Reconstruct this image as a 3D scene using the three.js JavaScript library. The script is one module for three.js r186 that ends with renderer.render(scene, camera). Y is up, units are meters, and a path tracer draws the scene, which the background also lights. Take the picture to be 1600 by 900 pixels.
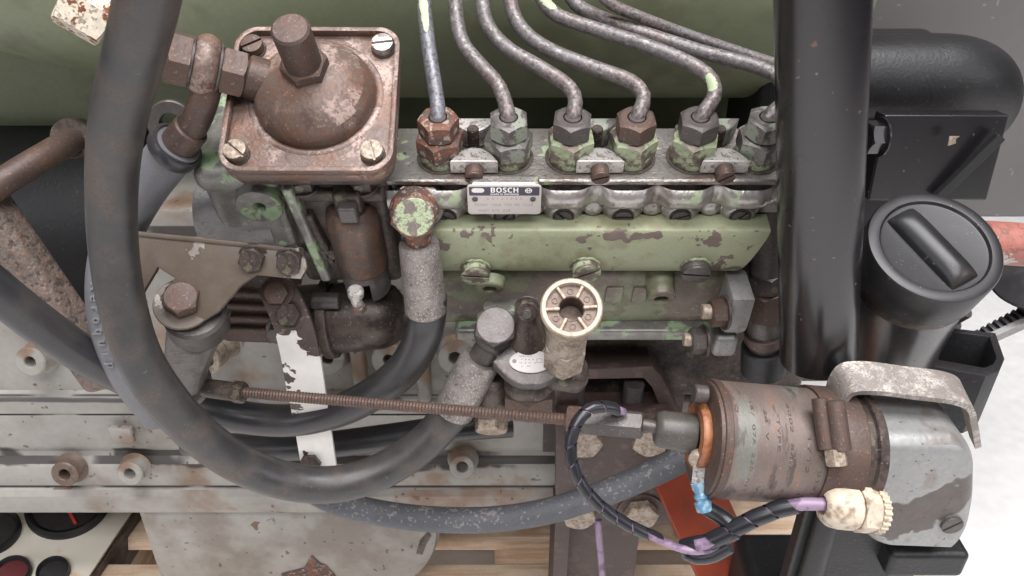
import * as THREE from 'three';
import { mergeGeometries, toCreasedNormals } from 'three/addons/utils/BufferGeometryUtils.js';
import { RoundedBoxGeometry } from 'three/addons/geometries/RoundedBoxGeometry.js';
import { RectAreaLightUniformsLib } from 'three/addons/lights/RectAreaLightUniformsLib.js';
import { ConvexGeometry } from 'three/addons/geometries/ConvexGeometry.js';
import { FontLoader } from 'three/addons/loaders/FontLoader.js';
import { TextGeometry } from 'three/addons/geometries/TextGeometry.js';

// ------------------------------------------------------------------ camera, light, exposure
const scene = new THREE.Scene();
scene.background = new THREE.Color(0x000000);
const F = 1232, PITCH = 32 * Math.PI / 180;                       // focal length in photo pixels (1600 x 900), tilt below the horizon
const EYE = new THREE.Vector3(0, 0.866, 0.407);
const FWD = new THREE.Vector3(0, -Math.sin(PITCH), -Math.cos(PITCH));
const UPV = new THREE.Vector3(0, Math.cos(PITCH), -Math.sin(PITCH));
const camera = new THREE.PerspectiveCamera(2 * Math.atan(450 / F) * 180 / Math.PI, 16 / 9, 0.02, 60);
camera.position.copy(EYE);
camera.lookAt(EYE.clone().add(FWD));
const renderer = new THREE.WebGLRenderer({ antialias: true });
renderer.setSize(1600, 900);
renderer.toneMapping = THREE.LinearToneMapping;
renderer.toneMappingExposure = 1.0;
renderer.shadowMap.enabled = true;
RectAreaLightUniformsLib.init();

function areaLight(x, y, z, tx, ty, tz, w, h, power, color) {
  const l = new THREE.RectAreaLight(color, power, w, h);
  l.position.set(x, y, z); l.lookAt(tx, ty, tz);
  scene.add(l);
  return l;
}
// the hall's ceiling lights and its window stand outside the frame
const LAMPS = [
  [0.25, 3.3, 0.45, 0.25, 0, 0.45, 2.4, 1.2, 14.0, 0xfdfbfd],
  [0.1, 3.3, 2.2, 0.1, 0, 2.2, 2.4, 1.0, 13.0, 0xfdfbfd],
  [2.6, 1.9, 1.6, 0.1, 0.5, -0.05, 1.6, 1.3, 1.6, 0xf4f4ff],
  [-2.3, 1.8, 2.0, 0, 0.5, 0, 1.5, 1.3, 1.2, 0xf4f4ff],
];
for (const a of LAMPS) areaLight(...a);

// ------------------------------------------------------------------ helpers: photo pixels to points
const V = (x, y, z) => new THREE.Vector3(x, y, z);
const RIGHT = V(1, 0, 0);
function ray(px, py) { return FWD.clone().addScaledVector(RIGHT, (px - 800) / F).addScaledVector(UPV, (450 - py) / F); }
function P(px, py, d) { return EYE.clone().addScaledVector(ray(px, py), d); }
function onY(px, py, y) { const r = ray(px, py); return EYE.clone().addScaledVector(r, (y - EYE.y) / r.y); }
function onZ(px, py, z) { const r = ray(px, py); return EYE.clone().addScaledVector(r, (z - EYE.z) / r.z); }
const S = (len, d) => len * d / F;                                // a length in pixels at depth d, in metres
function vdir(px, py, x, y, z) {                                   // direction given across / up / towards the viewer along this line of sight
  const b = ray(px, py).normalize().negate(), r = V(0, 1, 0).cross(b).normalize(), u = b.clone().cross(r);
  return r.multiplyScalar(x).addScaledVector(u, y).addScaledVector(b, z).normalize();
}
function frame(pos, yAxis, xHint = RIGHT) {                        // matrix with +y along yAxis
  const y = yAxis.clone().normalize(), z = xHint.clone().cross(y).normalize(), x = y.clone().cross(z);
  return new THREE.Matrix4().makeBasis(x, y, z).setPosition(pos);
}
// the injection pump leans towards the viewer by 20 degrees
const TILT = 20 * Math.PI / 180, PO = V(0, 0.674, 0);
const PM = new THREE.Matrix4().makeRotationX(TILT).setPosition(PO), PMI = PM.clone().invert();
const PF = (x, y, z) => V(x, y, z).applyMatrix4(PM);
const PY = V(0, Math.cos(TILT), Math.sin(TILT)), PZ = V(0, -Math.sin(TILT), Math.cos(TILT));
function pfOn(px, py, axis, value) {                               // pixel -> pump frame point on y = value or z = value
  const o = EYE.clone().applyMatrix4(PMI), r = EYE.clone().add(ray(px, py)).applyMatrix4(PMI).sub(o);
  return o.addScaledVector(r, (value - o[axis]) / r[axis]);
}

// ------------------------------------------------------------------ helpers: random numbers and noise
function rng(seed) { let s = seed >>> 0 || 1; return () => { s = (s + 0x6D2B79F5) >>> 0; let t = s; t = Math.imul(t ^ (t >>> 15), t | 1); t ^= t + Math.imul(t ^ (t >>> 7), t | 61); return ((t ^ (t >>> 14)) >>> 0) / 4294967296; }; }
const RAND = rng(77), TABLE = new Float32Array(65536).map(() => RAND());
function cell(x, y, seed) { return TABLE[(Math.imul(x, 73856093) ^ Math.imul(y, 19349663) ^ Math.imul(seed, 83492791)) >>> 7 & 65535]; }
function vn(u, v, f, seed) {                                       // value noise that repeats after u, v = 1
  const x = u * f, y = v * f; let x0 = x | 0, y0 = y | 0; const fx = x - x0, fy = y - y0;
  x0 %= f; y0 %= f; const x1 = x0 + 1 === f ? 0 : x0 + 1, y1 = y0 + 1 === f ? 0 : y0 + 1, k = Math.imul(seed, 83492791), hy0 = Math.imul(y0, 19349663) ^ k, hy1 = Math.imul(y1, 19349663) ^ k, hx0 = Math.imul(x0, 73856093), hx1 = Math.imul(x1, 73856093);
  const sx = fx * fx * (3 - 2 * fx), sy = fy * fy * (3 - 2 * fy);
  const a = TABLE[(hx0 ^ hy0) >>> 7 & 65535], b = TABLE[(hx1 ^ hy0) >>> 7 & 65535], c = TABLE[(hx0 ^ hy1) >>> 7 & 65535], d = TABLE[(hx1 ^ hy1) >>> 7 & 65535];
  return a + (b - a) * sx + (c - a) * sy + (a - b - c + d) * sx * sy;
}
const FIELDS = new Map(), FN = 512;
function fbm(u, v, f, oct, seed) {                                  // layered noise, looked up in a shared field that is shifted and turned by the seed
  const key = f * 16 + oct; let F0 = FIELDS.get(key);
  if (!F0) {
    F0 = new Float32Array(FN * FN);
    for (let j = 0, k = 0; j < FN; j++) for (let i = 0; i < FN; i++, k++) { let s = 0, a = 0.5, n = 0; for (let o = 0; o < oct; o++) { s += a * vn(i / FN, j / FN, f << o, key + o * 17); n += a; a *= 0.55; } F0[k] = s / n; }
    FIELDS.set(key, F0);
  }
  const h = Math.imul(seed, 2654435761) >>> 0; let x = ((h & 8 ? v : u) * FN + (h >>> 23)) , y = ((h & 8 ? u : v) * FN + ((h >>> 12) & 511));
  if (h & 16) x = 4 * FN - x; if (h & 32) y = 4 * FN - y;
  const xi = x | 0, yi = y | 0, fx = x - xi, fy = y - yi, x0 = xi & 511, x1 = (xi + 1) & 511, y0 = (yi & 511) << 9, y1 = ((yi + 1) & 511) << 9;
  const p = F0[y0 + x0], q = F0[y0 + x1], r = F0[y1 + x0], t = F0[y1 + x1];
  return p + (q - p) * fx + (r - p) * fy + (p - q - r + t) * fx * fy;
}
const clamp = (x, a = 0, b = 1) => Math.min(b, Math.max(a, x));
const step = (a, b, x) => { const t = clamp((x - a) / (b - a)); return t * t * (3 - 2 * t); };
const BASE = new Float32Array(256).map((_, i) => 255 * (i / 255) ** 1.22);   // one response curve for all painted colour values
const hex = (h) => [(h >> 16) & 255, (h >> 8) & 255, h & 255];
const mix = (a, b, t) => [a[0] + (b[0] - a[0]) * t, a[1] + (b[1] - a[1]) * t, a[2] + (b[2] - a[2]) * t];
const tone = (a, k) => [a[0] * k, a[1] * k, a[2] * k];

// fn(u, v) -> [colour, roughness, metalness, height]; the texture covers `tile` metres
function surface(tile, size, bump, fn, more = {}) {
  const col = new Uint8Array(size * size * 4), orm = new Uint8Array(size * size * 4), { flat, ...rest } = more;
  let mean = 0;
  for (let j = 0, k = 0; j < size; j++) for (let i = 0; i < size; i++, k += 4) {
    const q = fn((i + 0.5) / size, (j + 0.5) / size), c = q[0]; mean += q[1];
    col[k] = BASE[clamp(c[0], 0, 255) | 0]; col[k + 1] = BASE[clamp(c[1], 0, 255) | 0]; col[k + 2] = BASE[clamp(c[2], 0, 255) | 0];
    orm[k] = clamp(q[3]) * 255; orm[k + 1] = clamp(q[1]) * 255; orm[k + 2] = clamp(q[2]) * 255; col[k + 3] = orm[k + 3] = 255;
  }
  const tx = (d, srgb) => {
    const t = new THREE.DataTexture(d, size, size); t.wrapS = t.wrapT = THREE.RepeatWrapping; t.magFilter = THREE.LinearFilter; t.minFilter = THREE.LinearMipmapLinearFilter; t.generateMipmaps = true;
    if (srgb) t.colorSpace = THREE.SRGBColorSpace; t.repeat.set(1 / tile, 1 / tile); t.needsUpdate = true; return t;
  };
  if (flat) return new THREE.MeshPhysicalMaterial({ map: tx(col, true), roughness: mean / size / size, metalness: 0, side: THREE.DoubleSide, ...rest });
  const o = tx(orm);                                                // red = height, green = roughness, blue = metalness
  return new THREE.MeshPhysicalMaterial({ map: tx(col, true), roughnessMap: o, metalnessMap: o, bumpMap: o, roughness: 1, metalness: 1, bumpScale: bump, side: THREE.DoubleSide, ...rest });
}
const plain = (color, roughness = 0.5, metalness = 0, more = {}) => new THREE.MeshPhysicalMaterial({ color, roughness, metalness, side: THREE.DoubleSide, ...more });

// ------------------------------------------------------------------ helpers: geometry (all in world metres)
function boxUV(g) {
  g = g.index ? g.toNonIndexed() : g;
  const p = g.attributes.position, uv = new Float32Array(p.count * 2), a = V(), b = V(), c = V(), n = V();
  for (let i = 0; i < p.count; i += 3) {
    a.fromBufferAttribute(p, i); b.fromBufferAttribute(p, i + 1); c.fromBufferAttribute(p, i + 2);
    n.copy(b).sub(a).cross(c.clone().sub(a)); const x = Math.abs(n.x), y = Math.abs(n.y), z = Math.abs(n.z);
    [a, b, c].forEach((q, k) => { const [s, t] = x >= y && x >= z ? [q.z, q.y] : y >= z ? [q.x, q.z] : [q.x, q.y]; uv[(i + k) * 2] = s; uv[(i + k) * 2 + 1] = t; });
  }
  g.setAttribute('uv', new THREE.BufferAttribute(uv, 2));
  return g;
}
function grid(nu, nv, f, close) {                                   // f(i/nu, j/nv) -> [point, u, v]; indexed sheet
  const pos = [], uv = [], idx = [];
  for (let j = 0; j <= nv; j++) for (let i = 0; i <= nu; i++) { const [p, s, t] = f(i / nu, j / nv); pos.push(p.x, p.y, p.z); uv.push(s, t); }
  for (let j = 0; j < nv; j++) for (let i = 0; i < nu; i++) { const a = j * (nu + 1) + i, b = a + 1, c = a + nu + 1, d = c + 1; idx.push(a, b, d, a, d, c); }
  const g = new THREE.BufferGeometry(); g.setAttribute('position', new THREE.Float32BufferAttribute(pos, 3)); g.setAttribute('uv', new THREE.Float32BufferAttribute(uv, 2)); g.setIndex(idx);
  return g;
}
const crease = (g, a = 0.6) => { const k = toCreasedNormals(g.scale(5000, 5000, 5000), a); return k.scale(0.0002, 0.0002, 0.0002); }; // scaled up: the helper welds corners on a coarse grid
function lathe(pts, seg = 32, ang = 0.6) {                          // profile [[radius, y], ...] about +y
  let len = 0; const acc = pts.map((p, i) => (i ? (len += Math.hypot(p[0] - pts[i - 1][0], p[1] - pts[i - 1][1])) : 0));
  const R = Math.max(...pts.map((p) => p[0])), n = pts.length - 1;
  const g = grid(seg, n, (s, t) => { const j = Math.round(t * n), a = -s * 2 * Math.PI; return [V(pts[j][0] * Math.cos(a), pts[j][1], pts[j][0] * Math.sin(a)), s * 2 * Math.PI * R, acc[j]]; });
  return crease(g, ang);
}
function rod(r, h, b = Math.min(r, h) * 0.12, seg = 28) { return lathe([[0, 0], [r - b, 0], [r, b], [r, h - b], [r - b, h], [0, h]], seg); }
function ring(ri, ro, h, seg = 32, b = 0.0004) { return lathe([[ri, 0], [ro - b, 0], [ro, b], [ro, h - b], [ro - b, h], [ri + b, h], [ri, h - b], [ri, 0]], seg); }
function hexa(r, h, c = 0.1, both = false, hole = 0) {              // hexagon of corner radius r with a turned chamfer
  const N = 60, ri = r * 0.866, R = (a) => ri / Math.cos((((a % (Math.PI / 3)) + Math.PI / 3) % (Math.PI / 3)) - Math.PI / 6);
  const k = 0.58, rings = [];
  rings.push((a) => [both ? ri * 0.96 : R(a), 0]);
  if (both) rings.push((a) => [R(a), k * (R(a) - ri * 0.96)]);
  rings.push((a) => [R(a), h - k * (R(a) - ri * (1 - c * 0.5))]);
  rings.push(() => [ri * (1 - c * 0.5), h]);
  rings.push(() => [hole, h]);
  if (hole) rings.push(() => [hole, h - Math.min(h * 0.6, 0.006)], () => [0, h - Math.min(h * 0.6, 0.006)]);
  rings.unshift(() => [0, 0]);
  const n = rings.length - 1;
  return boxUV(crease(grid(N, n, (s, t) => { const a = -s * 2 * Math.PI, [q, y] = rings[Math.round(t * n)](s * 2 * Math.PI); return [V(q * Math.cos(a), y, q * Math.sin(a)), 0, 0]; }), 0.35));
}
function rbox(w, h, d, r = 0.002, seg = 2) { return boxUV(new RoundedBoxGeometry(w, h, d, seg, Math.min(r, w / 2.01, h / 2.01, d / 2.01))); }
function extrude(shape, depth, bevel = 0.0008, curve = 16) {
  const b = Math.min(bevel, depth * 0.4);
  const g = new THREE.ExtrudeGeometry(shape, { depth: depth - 2 * b, bevelEnabled: b > 0, bevelThickness: b, bevelSize: b, bevelOffset: -b, bevelSegments: 2, curveSegments: curve });
  g.translate(0, 0, b);
  return boxUV(crease(g, 0.5));
}
function tidy(shape) {                                             // an even outline: no doubled or crowded points for the bevel to trip over
  const p = shape.getPoints(10), o = []; for (const q of p) if (!o.length || q.distanceTo(o[o.length - 1]) > 0.0012) o.push(q); while (o[0].distanceTo(o[o.length - 1]) < 0.0012) o.pop();
  return new THREE.Shape(o);
}
function roundHull(shape, depth, b) {                                // a convex outline with well rounded front and back edges
  const o = tidy(shape).getPoints(1), c = o.reduce((p, q) => p.add(q), new THREE.Vector2()).multiplyScalar(1 / o.length), pts = [];
  for (let k = 0; k <= 6; k++) { const t = k / 6 * Math.PI / 2, inset = b * (1 - Math.cos(t)), dz = b * (1 - Math.sin(t)); for (const q of o) { const d = q.clone().sub(c), r = d.length(), e = d.multiplyScalar((r - inset) / r).add(c); pts.push(V(e.x, e.y, depth - dz), V(e.x, e.y, dz)); } }
  return boxUV(crease(new ConvexGeometry(pts.map((p) => p.multiplyScalar(100))).scale(0.01, 0.01, 0.01), 0.5));
}
function poly(pts, holes = []) { const s = new THREE.Shape(pts.map(([x, y]) => new THREE.Vector2(x, y))); for (const h of holes) s.holes.push(h); return s; }
function roundRect(w, h, r) {
  const s = new THREE.Shape(), x = w / 2, y = h / 2;
  s.moveTo(-x + r, -y); s.lineTo(x - r, -y); s.absarc(x - r, -y + r, r, -Math.PI / 2, 0); s.lineTo(x, y - r); s.absarc(x - r, y - r, r, 0, Math.PI / 2);
  s.lineTo(-x + r, y); s.absarc(-x + r, y - r, r, Math.PI / 2, Math.PI); s.lineTo(-x, -y + r); s.absarc(-x + r, -y + r, r, Math.PI, 1.5 * Math.PI);
  return s;
}
function circlePath(x, y, r) { const p = new THREE.Path(); p.absarc(x, y, r, 0, 2 * Math.PI, true); return p; }
const curveOf = (pts) => new THREE.CatmullRomCurve3(pts, false, 'centripetal');
function tube(pts, r, { seg = 0, around = 20, wobble = null, u0 = 0 } = {}) {
  const c = pts.isCurve3 ? pts : curveOf(pts), len = c.getLength(), rad = typeof r === 'function' ? r : () => r;
  seg = seg || Math.max(12, Math.ceil(len / 0.006));
  const fr = c.computeFrenetFrames(seg, false), q = V();
  const ringAt = (i, j, k) => {
    const t = i / seg, a = (j / around) * 2 * Math.PI; c.getPointAt(t, q);
    let R = rad(t) * k; if (wobble) R += k * wobble(t * len, a);
    return q.clone().addScaledVector(fr.normals[i], Math.cos(a) * R).addScaledVector(fr.binormals[i], Math.sin(a) * R);
  };
  const g = grid(around, seg + 2, (s, t) => {
    const row = Math.round(t * (seg + 2)), i = clamp(row - 1, 0, seg), k = row === 0 || row === seg + 2 ? 0.02 : 1;
    return [ringAt(i, Math.round(s * around), k), u0 + (i / seg) * len, s * 2 * Math.PI * rad(0.5)];
  });
  return crease(g, 0.9);
}
function cylBetween(a, b, r, r2 = r, seg = 28, bev) {
  const d = b.clone().sub(a), h = d.length(), q = bev ?? Math.min(r, r2, h) * 0.1;
  return lathe([[0, 0], [r - q, 0], [r, q], [r2, h - q], [r2 - q, h], [0, h]], seg).applyMatrix4(frame(a, d, Math.abs(d.x) > 0.9 * h ? V(0, 0, -1) : RIGHT));
}
const merge = (list) => mergeGeometries(list.map((g) => { const h = g.index ? g.toNonIndexed() : g; for (const k of Object.keys(h.attributes)) if (!['position', 'normal', 'uv'].includes(k)) h.deleteAttribute(k); return h; }));

// ------------------------------------------------------------------ helpers: things and parts
const taken = {};
function numbered(n) { const k = (taken[n] = (taken[n] ?? -1) + 1); return k ? `${n}_${String(k).padStart(3, '0')}` : n; }
function thing(name, label, category, pos, group, kind) {
  const o = new THREE.Group(); o.name = numbered(name); o.position.copy(pos); scene.add(o); o.updateMatrixWorld(true);
  o.userData = { label, category }; if (group) o.userData.group = group; if (kind) o.userData.kind = kind;
  return o;
}
function part(parent, name, geo, material, label) {                 // geo is in world metres
  parent.updateWorldMatrix(true, false);
  const m = new THREE.Mesh(geo.applyMatrix4(parent.matrixWorld.clone().invert()), material);
  m.name = name; m.castShadow = m.receiveShadow = true; if (label) m.userData.label = label;
  parent.add(m); m.updateMatrixWorld(true);
  return m;
}
function single(name, geo, material, label, category, group, kind) { // a thing of one mesh, its origin at the middle of its base
  geo.computeBoundingBox(); const b = geo.boundingBox, c = V((b.min.x + b.max.x) / 2, b.min.y, (b.min.z + b.max.z) / 2);
  const m = new THREE.Mesh(geo.translate(-c.x, -c.y, -c.z), material);
  m.name = numbered(name); m.position.copy(c); m.castShadow = m.receiveShadow = true; m.userData = { label, category };
  if (group) m.userData.group = group; if (kind) m.userData.kind = kind;
  scene.add(m); m.updateMatrixWorld(true); return m;
}
function slotHead(r, h, w = 0.0016, deep = 0.0012) {                // screw head with a cut slot, about +y
  const half = (s) => { const sh = new THREE.Shape(), a = Math.asin(w / 2 / r); sh.absarc(0, 0, r, a, Math.PI - a, false); sh.closePath(); const g = extrude(sh, deep, 0.0003, 14); g.rotateX(-Math.PI / 2); if (s) g.rotateY(Math.PI); return g.translate(0, h - deep, 0); };
  return merge([lathe([[0, 0], [r - 0.0002, 0], [r, 0.0003], [r, h - deep], [0, h - deep]], 28), half(0), half(1)]);
}
// ------------------------------------------------------------------ materials
const M = {};
const soft = (u, v, f, s) => fbm(u, v, f, 5, s) - 0.5;               // slow variation about zero
const grain = (u, v, s) => vn(u, v, 256, s) - 0.5;
const specks = (u, v, f, cut, s) => step(cut + 0.035, cut + 0.075, fbm(u, v, f, 2, s));
// rubber hoses: dark, with dried brown dust in patches, scuffs and pale specks
function rubber(seed, base, dust, amount, rough = 0.46) {
  return surface(0.2, 512, 0.00018, (u, v) => {
    const a = soft(u, v, 4, seed), b = fbm(u, v, 12, 5, seed + 50), g = grain(u, v, seed + 9), s = specks(u, v, 120, 0.82, seed + 70);
    let c = tone(hex(base), 1 + 0.22 * a + 0.06 * g + 0.12 * (b - 0.5));
    const d = step(0.36, 0.74, 0.5 + a * 0.9 + (b - 0.5) * 0.5) * amount; c = mix(c, hex(dust), d * (0.6 + 0.5 * g));
    c = mix(c, [168, 158, 150], s * 0.35);
    return [c, rough + d * 0.22 + 0.14 * (b - 0.5), 0, 0.5 + 0.25 * g + 0.1 * (b - 0.5) + 0.25 * s];
  });
}
M.hose = rubber(1, 0x4a4949, 0x7d6c60, 0.8, 0.37);
M.hoseDark = rubber(2, 0x484749, 0x695c54, 0.5, 0.33);
M.hoseGrey = rubber(3, 0x808083, 0x7d756d, 0.35, 0.5);
M.cable = surface(0.06, 256, 0.0001, (u, v) => { const a = fbm(u, v, 8, 4, 11); return [tone([50, 50, 54], 0.85 + 0.4 * a), 0.30, 0, a]; }, { flat: true });
M.oldHose = surface(0.2, 512, 0.0006, (u, v) => {                    // v runs round the hose: crusted paint clings along one side
  const a = soft(u, v, 6, 21), b = fbm(u, v, 110, 2, 22), g = grain(u, v, 23), side = step(0.016, 0.005, Math.abs(v * 0.2 - 0.034));
  let c = tone([104, 105, 109], 1 + 0.25 * a + 0.1 * g); const w = step(0.70, 0.78, b * 0.8 + 0.1 + a * 0.5 - 0.10 + 0.22 * side) * 0.6;
  c = mix(c, [186, 178, 166], w * 0.75); return [c, 0.62, 0, 0.4 + 0.4 * w + 0.2 * b];
});
function steelTube(seed, dark, light, rust, fleck) {                 // pitted tube: fine bright flecks on grey, brown where it rusts
  return surface(0.12, 512, 0.00022, (u, v) => {
    const a = fbm(u, v, 4, 5, seed), b = fbm(u, v, 40, 3, seed + 1), g = grain(u, v, seed + 2), h = fbm(u, v, 100, 2, seed + 3);
    let c = mix(dark, light, a * 0.7 + b * 0.3); c = mix(c, [120, 98, 90], step(0.46, 0.66, a * 0.6 + b * 0.4) * rust);
    const w = step(0.60, 0.74, h * 0.75 + b * 0.25) * fleck; c = mix(c, [206, 202, 200], w); c = mix(c, [84, 74, 72], step(0.40, 0.28, h) * 0.5);
    return [tone(c, 1 + 0.08 * g), 0.46 - 0.1 * w + 0.08 * b, 0.35, 0.3 + 0.5 * w + 0.3 * h];
  });
}
M.pipe = steelTube(31, [120, 116, 115], [150, 146, 145], 0.35, 0.38);
M.pipeBlue = steelTube(41, [118, 119, 124], [156, 157, 162], 0.12, 0.25);
M.greenChip = surface(0.1, 256, 0.0002, (u, v) => { const a = fbm(u, v, 6, 4, 51), g = vn(u, v, 90, 52); return [tone([186, 200, 166], 0.88 + 0.2 * a + 0.06 * (g - 0.5)), 0.5, 0, a]; }, { flat: true });
// rusty diaphragm cover: brown oxide, pinkish dust, rust blooms
M.rustCover = surface(0.13, 1024, 0.0004, (u, v) => {
  const a = fbm(u, v, 4, 5, 61), b = fbm(u, v, 13, 5, 62), g = fbm(u, v, 90, 2, 63), q = fbm(u, v, 7, 4, 66);
  let c = mix([112, 96, 88], [138, 121, 112], a); c = mix(c, [196, 178, 170], step(0.45, 0.64, a * 0.4 + b * 0.35 + g * 0.28) * 0.78);
  c = mix(c, [124, 90, 72], step(0.52, 0.66, q * 0.6 + g * 0.4) * 0.6); c = mix(c, [92, 72, 67], step(0.58, 0.72, fbm(u, v, 11, 4, 65) * 0.7 + g * 0.3) * 0.55);
  c = mix(c, [214, 200, 192], specks(u, v, 120, 0.77, 67) * 0.4);
  return [c, 0.50 + 0.22 * (b - 0.4), 0.2, 0.5 * b + 0.5 * g];
});
function rusty(seed, lo, hi, rust, k, rough = 0.5) {
  return surface(0.1, 512, 0.0003, (u, v) => {
    const a = fbm(u, v, 4, 5, seed), b = fbm(u, v, 20, 4, seed + 1), g = grain(u, v, seed + 2), h = fbm(u, v, 80, 2, seed + 3);
    let c = mix(lo, hi, a); c = mix(c, rust, step(0.46, 0.70, b * 0.5 + a * 0.3 + h * 0.22) * k); c = mix(c, [186, 170, 158], step(0.74, 0.84, h) * 0.35);
    return [tone(c, 1 + 0.14 * g), rough + 0.15 * (b - 0.3), 0.3, b * 0.6 + h * 0.4];
  });
}
M.rustBrown = rusty(71, [92, 78, 72], [118, 102, 95], [124, 92, 74], 0.5);
M.rustOrange = surface(0.06, 512, 0.0005, (u, v) => {                // heavy orange rust with grey scale
  const a = fbm(u, v, 4, 5, 81), b = fbm(u, v, 12, 5, 82), g = grain(u, v, 83), h = fbm(u, v, 60, 3, 85);
  let c = mix([120, 86, 70], [146, 106, 86], a * 0.6 + h * 0.4); c = mix(c, [98, 86, 82], step(0.40, 0.55, b * 0.75 + h * 0.25) * 0.92); c = mix(c, [190, 180, 172], step(0.60, 0.70, fbm(u, v, 26, 4, 84)) * 0.7);
  return [tone(c, 1 + 0.16 * g), 0.62, 0.15, b * 0.5 + h * 0.5];
});
function chipped(seed, paint, under, cut, tile = 0.08, metal = 0.5, edge = 0.02, more = {}) { // paint flaked off the metal under it
  return surface(tile, 512, 0.0003, (u, v) => {
    const a = fbm(u, v, 4, 6, seed), b = fbm(u, v, 16, 4, seed + 5), g = grain(u, v, seed + 9), h = fbm(u, v, 80, 2, seed + 3), k = step(cut - edge, cut + edge, a * 0.72 + b * 0.22 + h * 0.06);
    let p = tone(hex(paint), 0.92 + 0.16 * b + 0.05 * g), q = tone(hex(under), 0.84 + 0.3 * b + 0.10 * g);
    q = mix(q, [196, 188, 180], step(0.72, 0.82, h) * 0.4); p = mix(p, [110, 100, 84], step(0.56, 0.72, fbm(u, v, 24, 4, seed + 14)) * 0.5);
    return [mix(q, p, k), 0.46 + 0.1 * (b - 0.5), metal * (1 - k), 0.3 + 0.4 * k + 0.2 * h];
  }, more);
}
M.nutGreen = chipped(91, 0xa3ab90, 0x7e736b, 0.50, 0.035, 0.4, 0.05);
M.nutSteel = chipped(101, 0x92968a, 0x7c7775, 0.60, 0.06);
M.govGreen = chipped(111, 0x9fb194, 0x9a9894, 0.56, 0.10, 0.5);
M.capGreen = chipped(121, 0xb2bca0, 0x8a827b, 0.50, 0.03, 0.4, 0.02, { flat: true });
M.alu = surface(0.14, 1024, 0.0003, (u, v) => {                      // bare cast aluminium of the pump with brown grime and green remnants
  const a = fbm(u, v, 4, 5, 131), b = fbm(u, v, 18, 4, 132), g = fbm(u, v, 110, 2, 133);
  let c = mix([160, 155, 151], [192, 188, 184], a * 0.6 + g * 0.4); c = mix(c, [132, 118, 110], step(0.48, 0.70, a * 0.45 + b * 0.35 + g * 0.22) * 0.7);
  const k = step(0.76, 0.79, fbm(u, v, 5, 5, 135) * 0.7 + b * 0.3 + 0.08); c = mix(c, [164, 178, 142], k * 0.8); c = mix(c, [92, 80, 74], specks(u, v, 100, 0.76, 136) * 0.6);
  return [c, 0.27 + 0.18 * b + 0.2 * k, 0.85 * (1 - k), 0.5 * b + 0.5 * g];
});
M.aluGrey = surface(0.16, 512, 0.00025, (u, v) => {                  // grey cast housing
  const a = fbm(u, v, 4, 5, 141), b = fbm(u, v, 18, 4, 142), g = fbm(u, v, 100, 2, 143);
  let c = mix([146, 144, 143], [178, 177, 176], a * 0.5 + g * 0.5); c = mix(c, [120, 108, 100], step(0.52, 0.72, a * 0.4 + b * 0.4 + g * 0.2) * 0.6); c = mix(c, [70, 62, 58], specks(u, v, 100, 0.79, 144) * 0.7);
  return [c, 0.46 + 0.1 * b, 0.4, 0.5 * b + 0.5 * g];
});
// solenoid housing: grey cast metal; the oil has crept over its lower middle and left a dark patch with a clear outline (u, v in metres of the world)
const OILC = onZ(1440, 800, 0.0865);
M.aluOil = surface(0.4, 768, 0.0003, (u, v) => {
  const a = fbm(u, v, 9, 5, 145), b = fbm(u, v, 40, 4, 146), g = fbm(u, v, 240, 2, 147), x = u * 0.4 - OILC.x, y = v * 0.4 - (OILC.y % 0.4);
  let c = mix([150, 150, 149], [180, 180, 178], a * 0.5 + g * 0.5); const s = x * 0.78 + y * 0.62, t = -x * 0.62 + y * 0.78;
  const k = step(1.06, 0.94, Math.hypot(s / 0.034, t / 0.014) + (a - 0.5) * 1.5 + (b - 0.5) * 0.9); c = mix(c, mix([108, 100, 95], [88, 80, 76], b), k * 0.9);
  c = mix(c, [128, 112, 102], step(0.54, 0.70, a * 0.5 + b * 0.5) * 0.4); c = mix(c, [64, 56, 53], specks(u, v, 200, 0.79, 148) * 0.7);
  return [c, 0.46 - 0.08 * k, 0.4 * (1 - 0.6 * k), 0.5 * b + 0.5 * g];
});
M.aluBright = surface(0.06, 256, 0.0002, (u, v) => { const a = fbm(u, v, 5, 4, 151), g = fbm(u, v, 50, 2, 152); let c = mix([178, 174, 170], [204, 202, 198], a); c = mix(c, [128, 114, 106], step(0.62, 0.76, g) * 0.7); return [c, 0.38, 0.5, g]; });
M.darkSteel = rusty(161, [92, 87, 85], [122, 117, 114], [86, 73, 67], 0.5, 0.42);
M.grime = surface(0.16, 512, 0.0003, (u, v) => {                     // oily brown casting
  const a = fbm(u, v, 4, 5, 171), b = fbm(u, v, 18, 4, 172), g = grain(u, v, 173), h = fbm(u, v, 90, 2, 176);
  let c = mix([86, 76, 71], [118, 107, 100], a); c = mix(c, [64, 54, 50], step(0.42, 0.66, b * 0.7 + h * 0.3) * 0.8); c = mix(c, [140, 140, 114], step(0.69, 0.73, fbm(u, v, 8, 5, 174) * 0.8 + b * 0.2) * 0.6); c = mix(c, [170, 158, 150], step(0.72, 0.82, h) * 0.5);
  return [tone(c, 1 + 0.12 * g), 0.40 + 0.15 * b, 0.22, 0.5 * b + 0.4 * h];
});
M.grimeWarm = rusty(181, [92, 79, 73], [122, 107, 100], [150, 106, 80], 0.55, 0.40);
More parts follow.
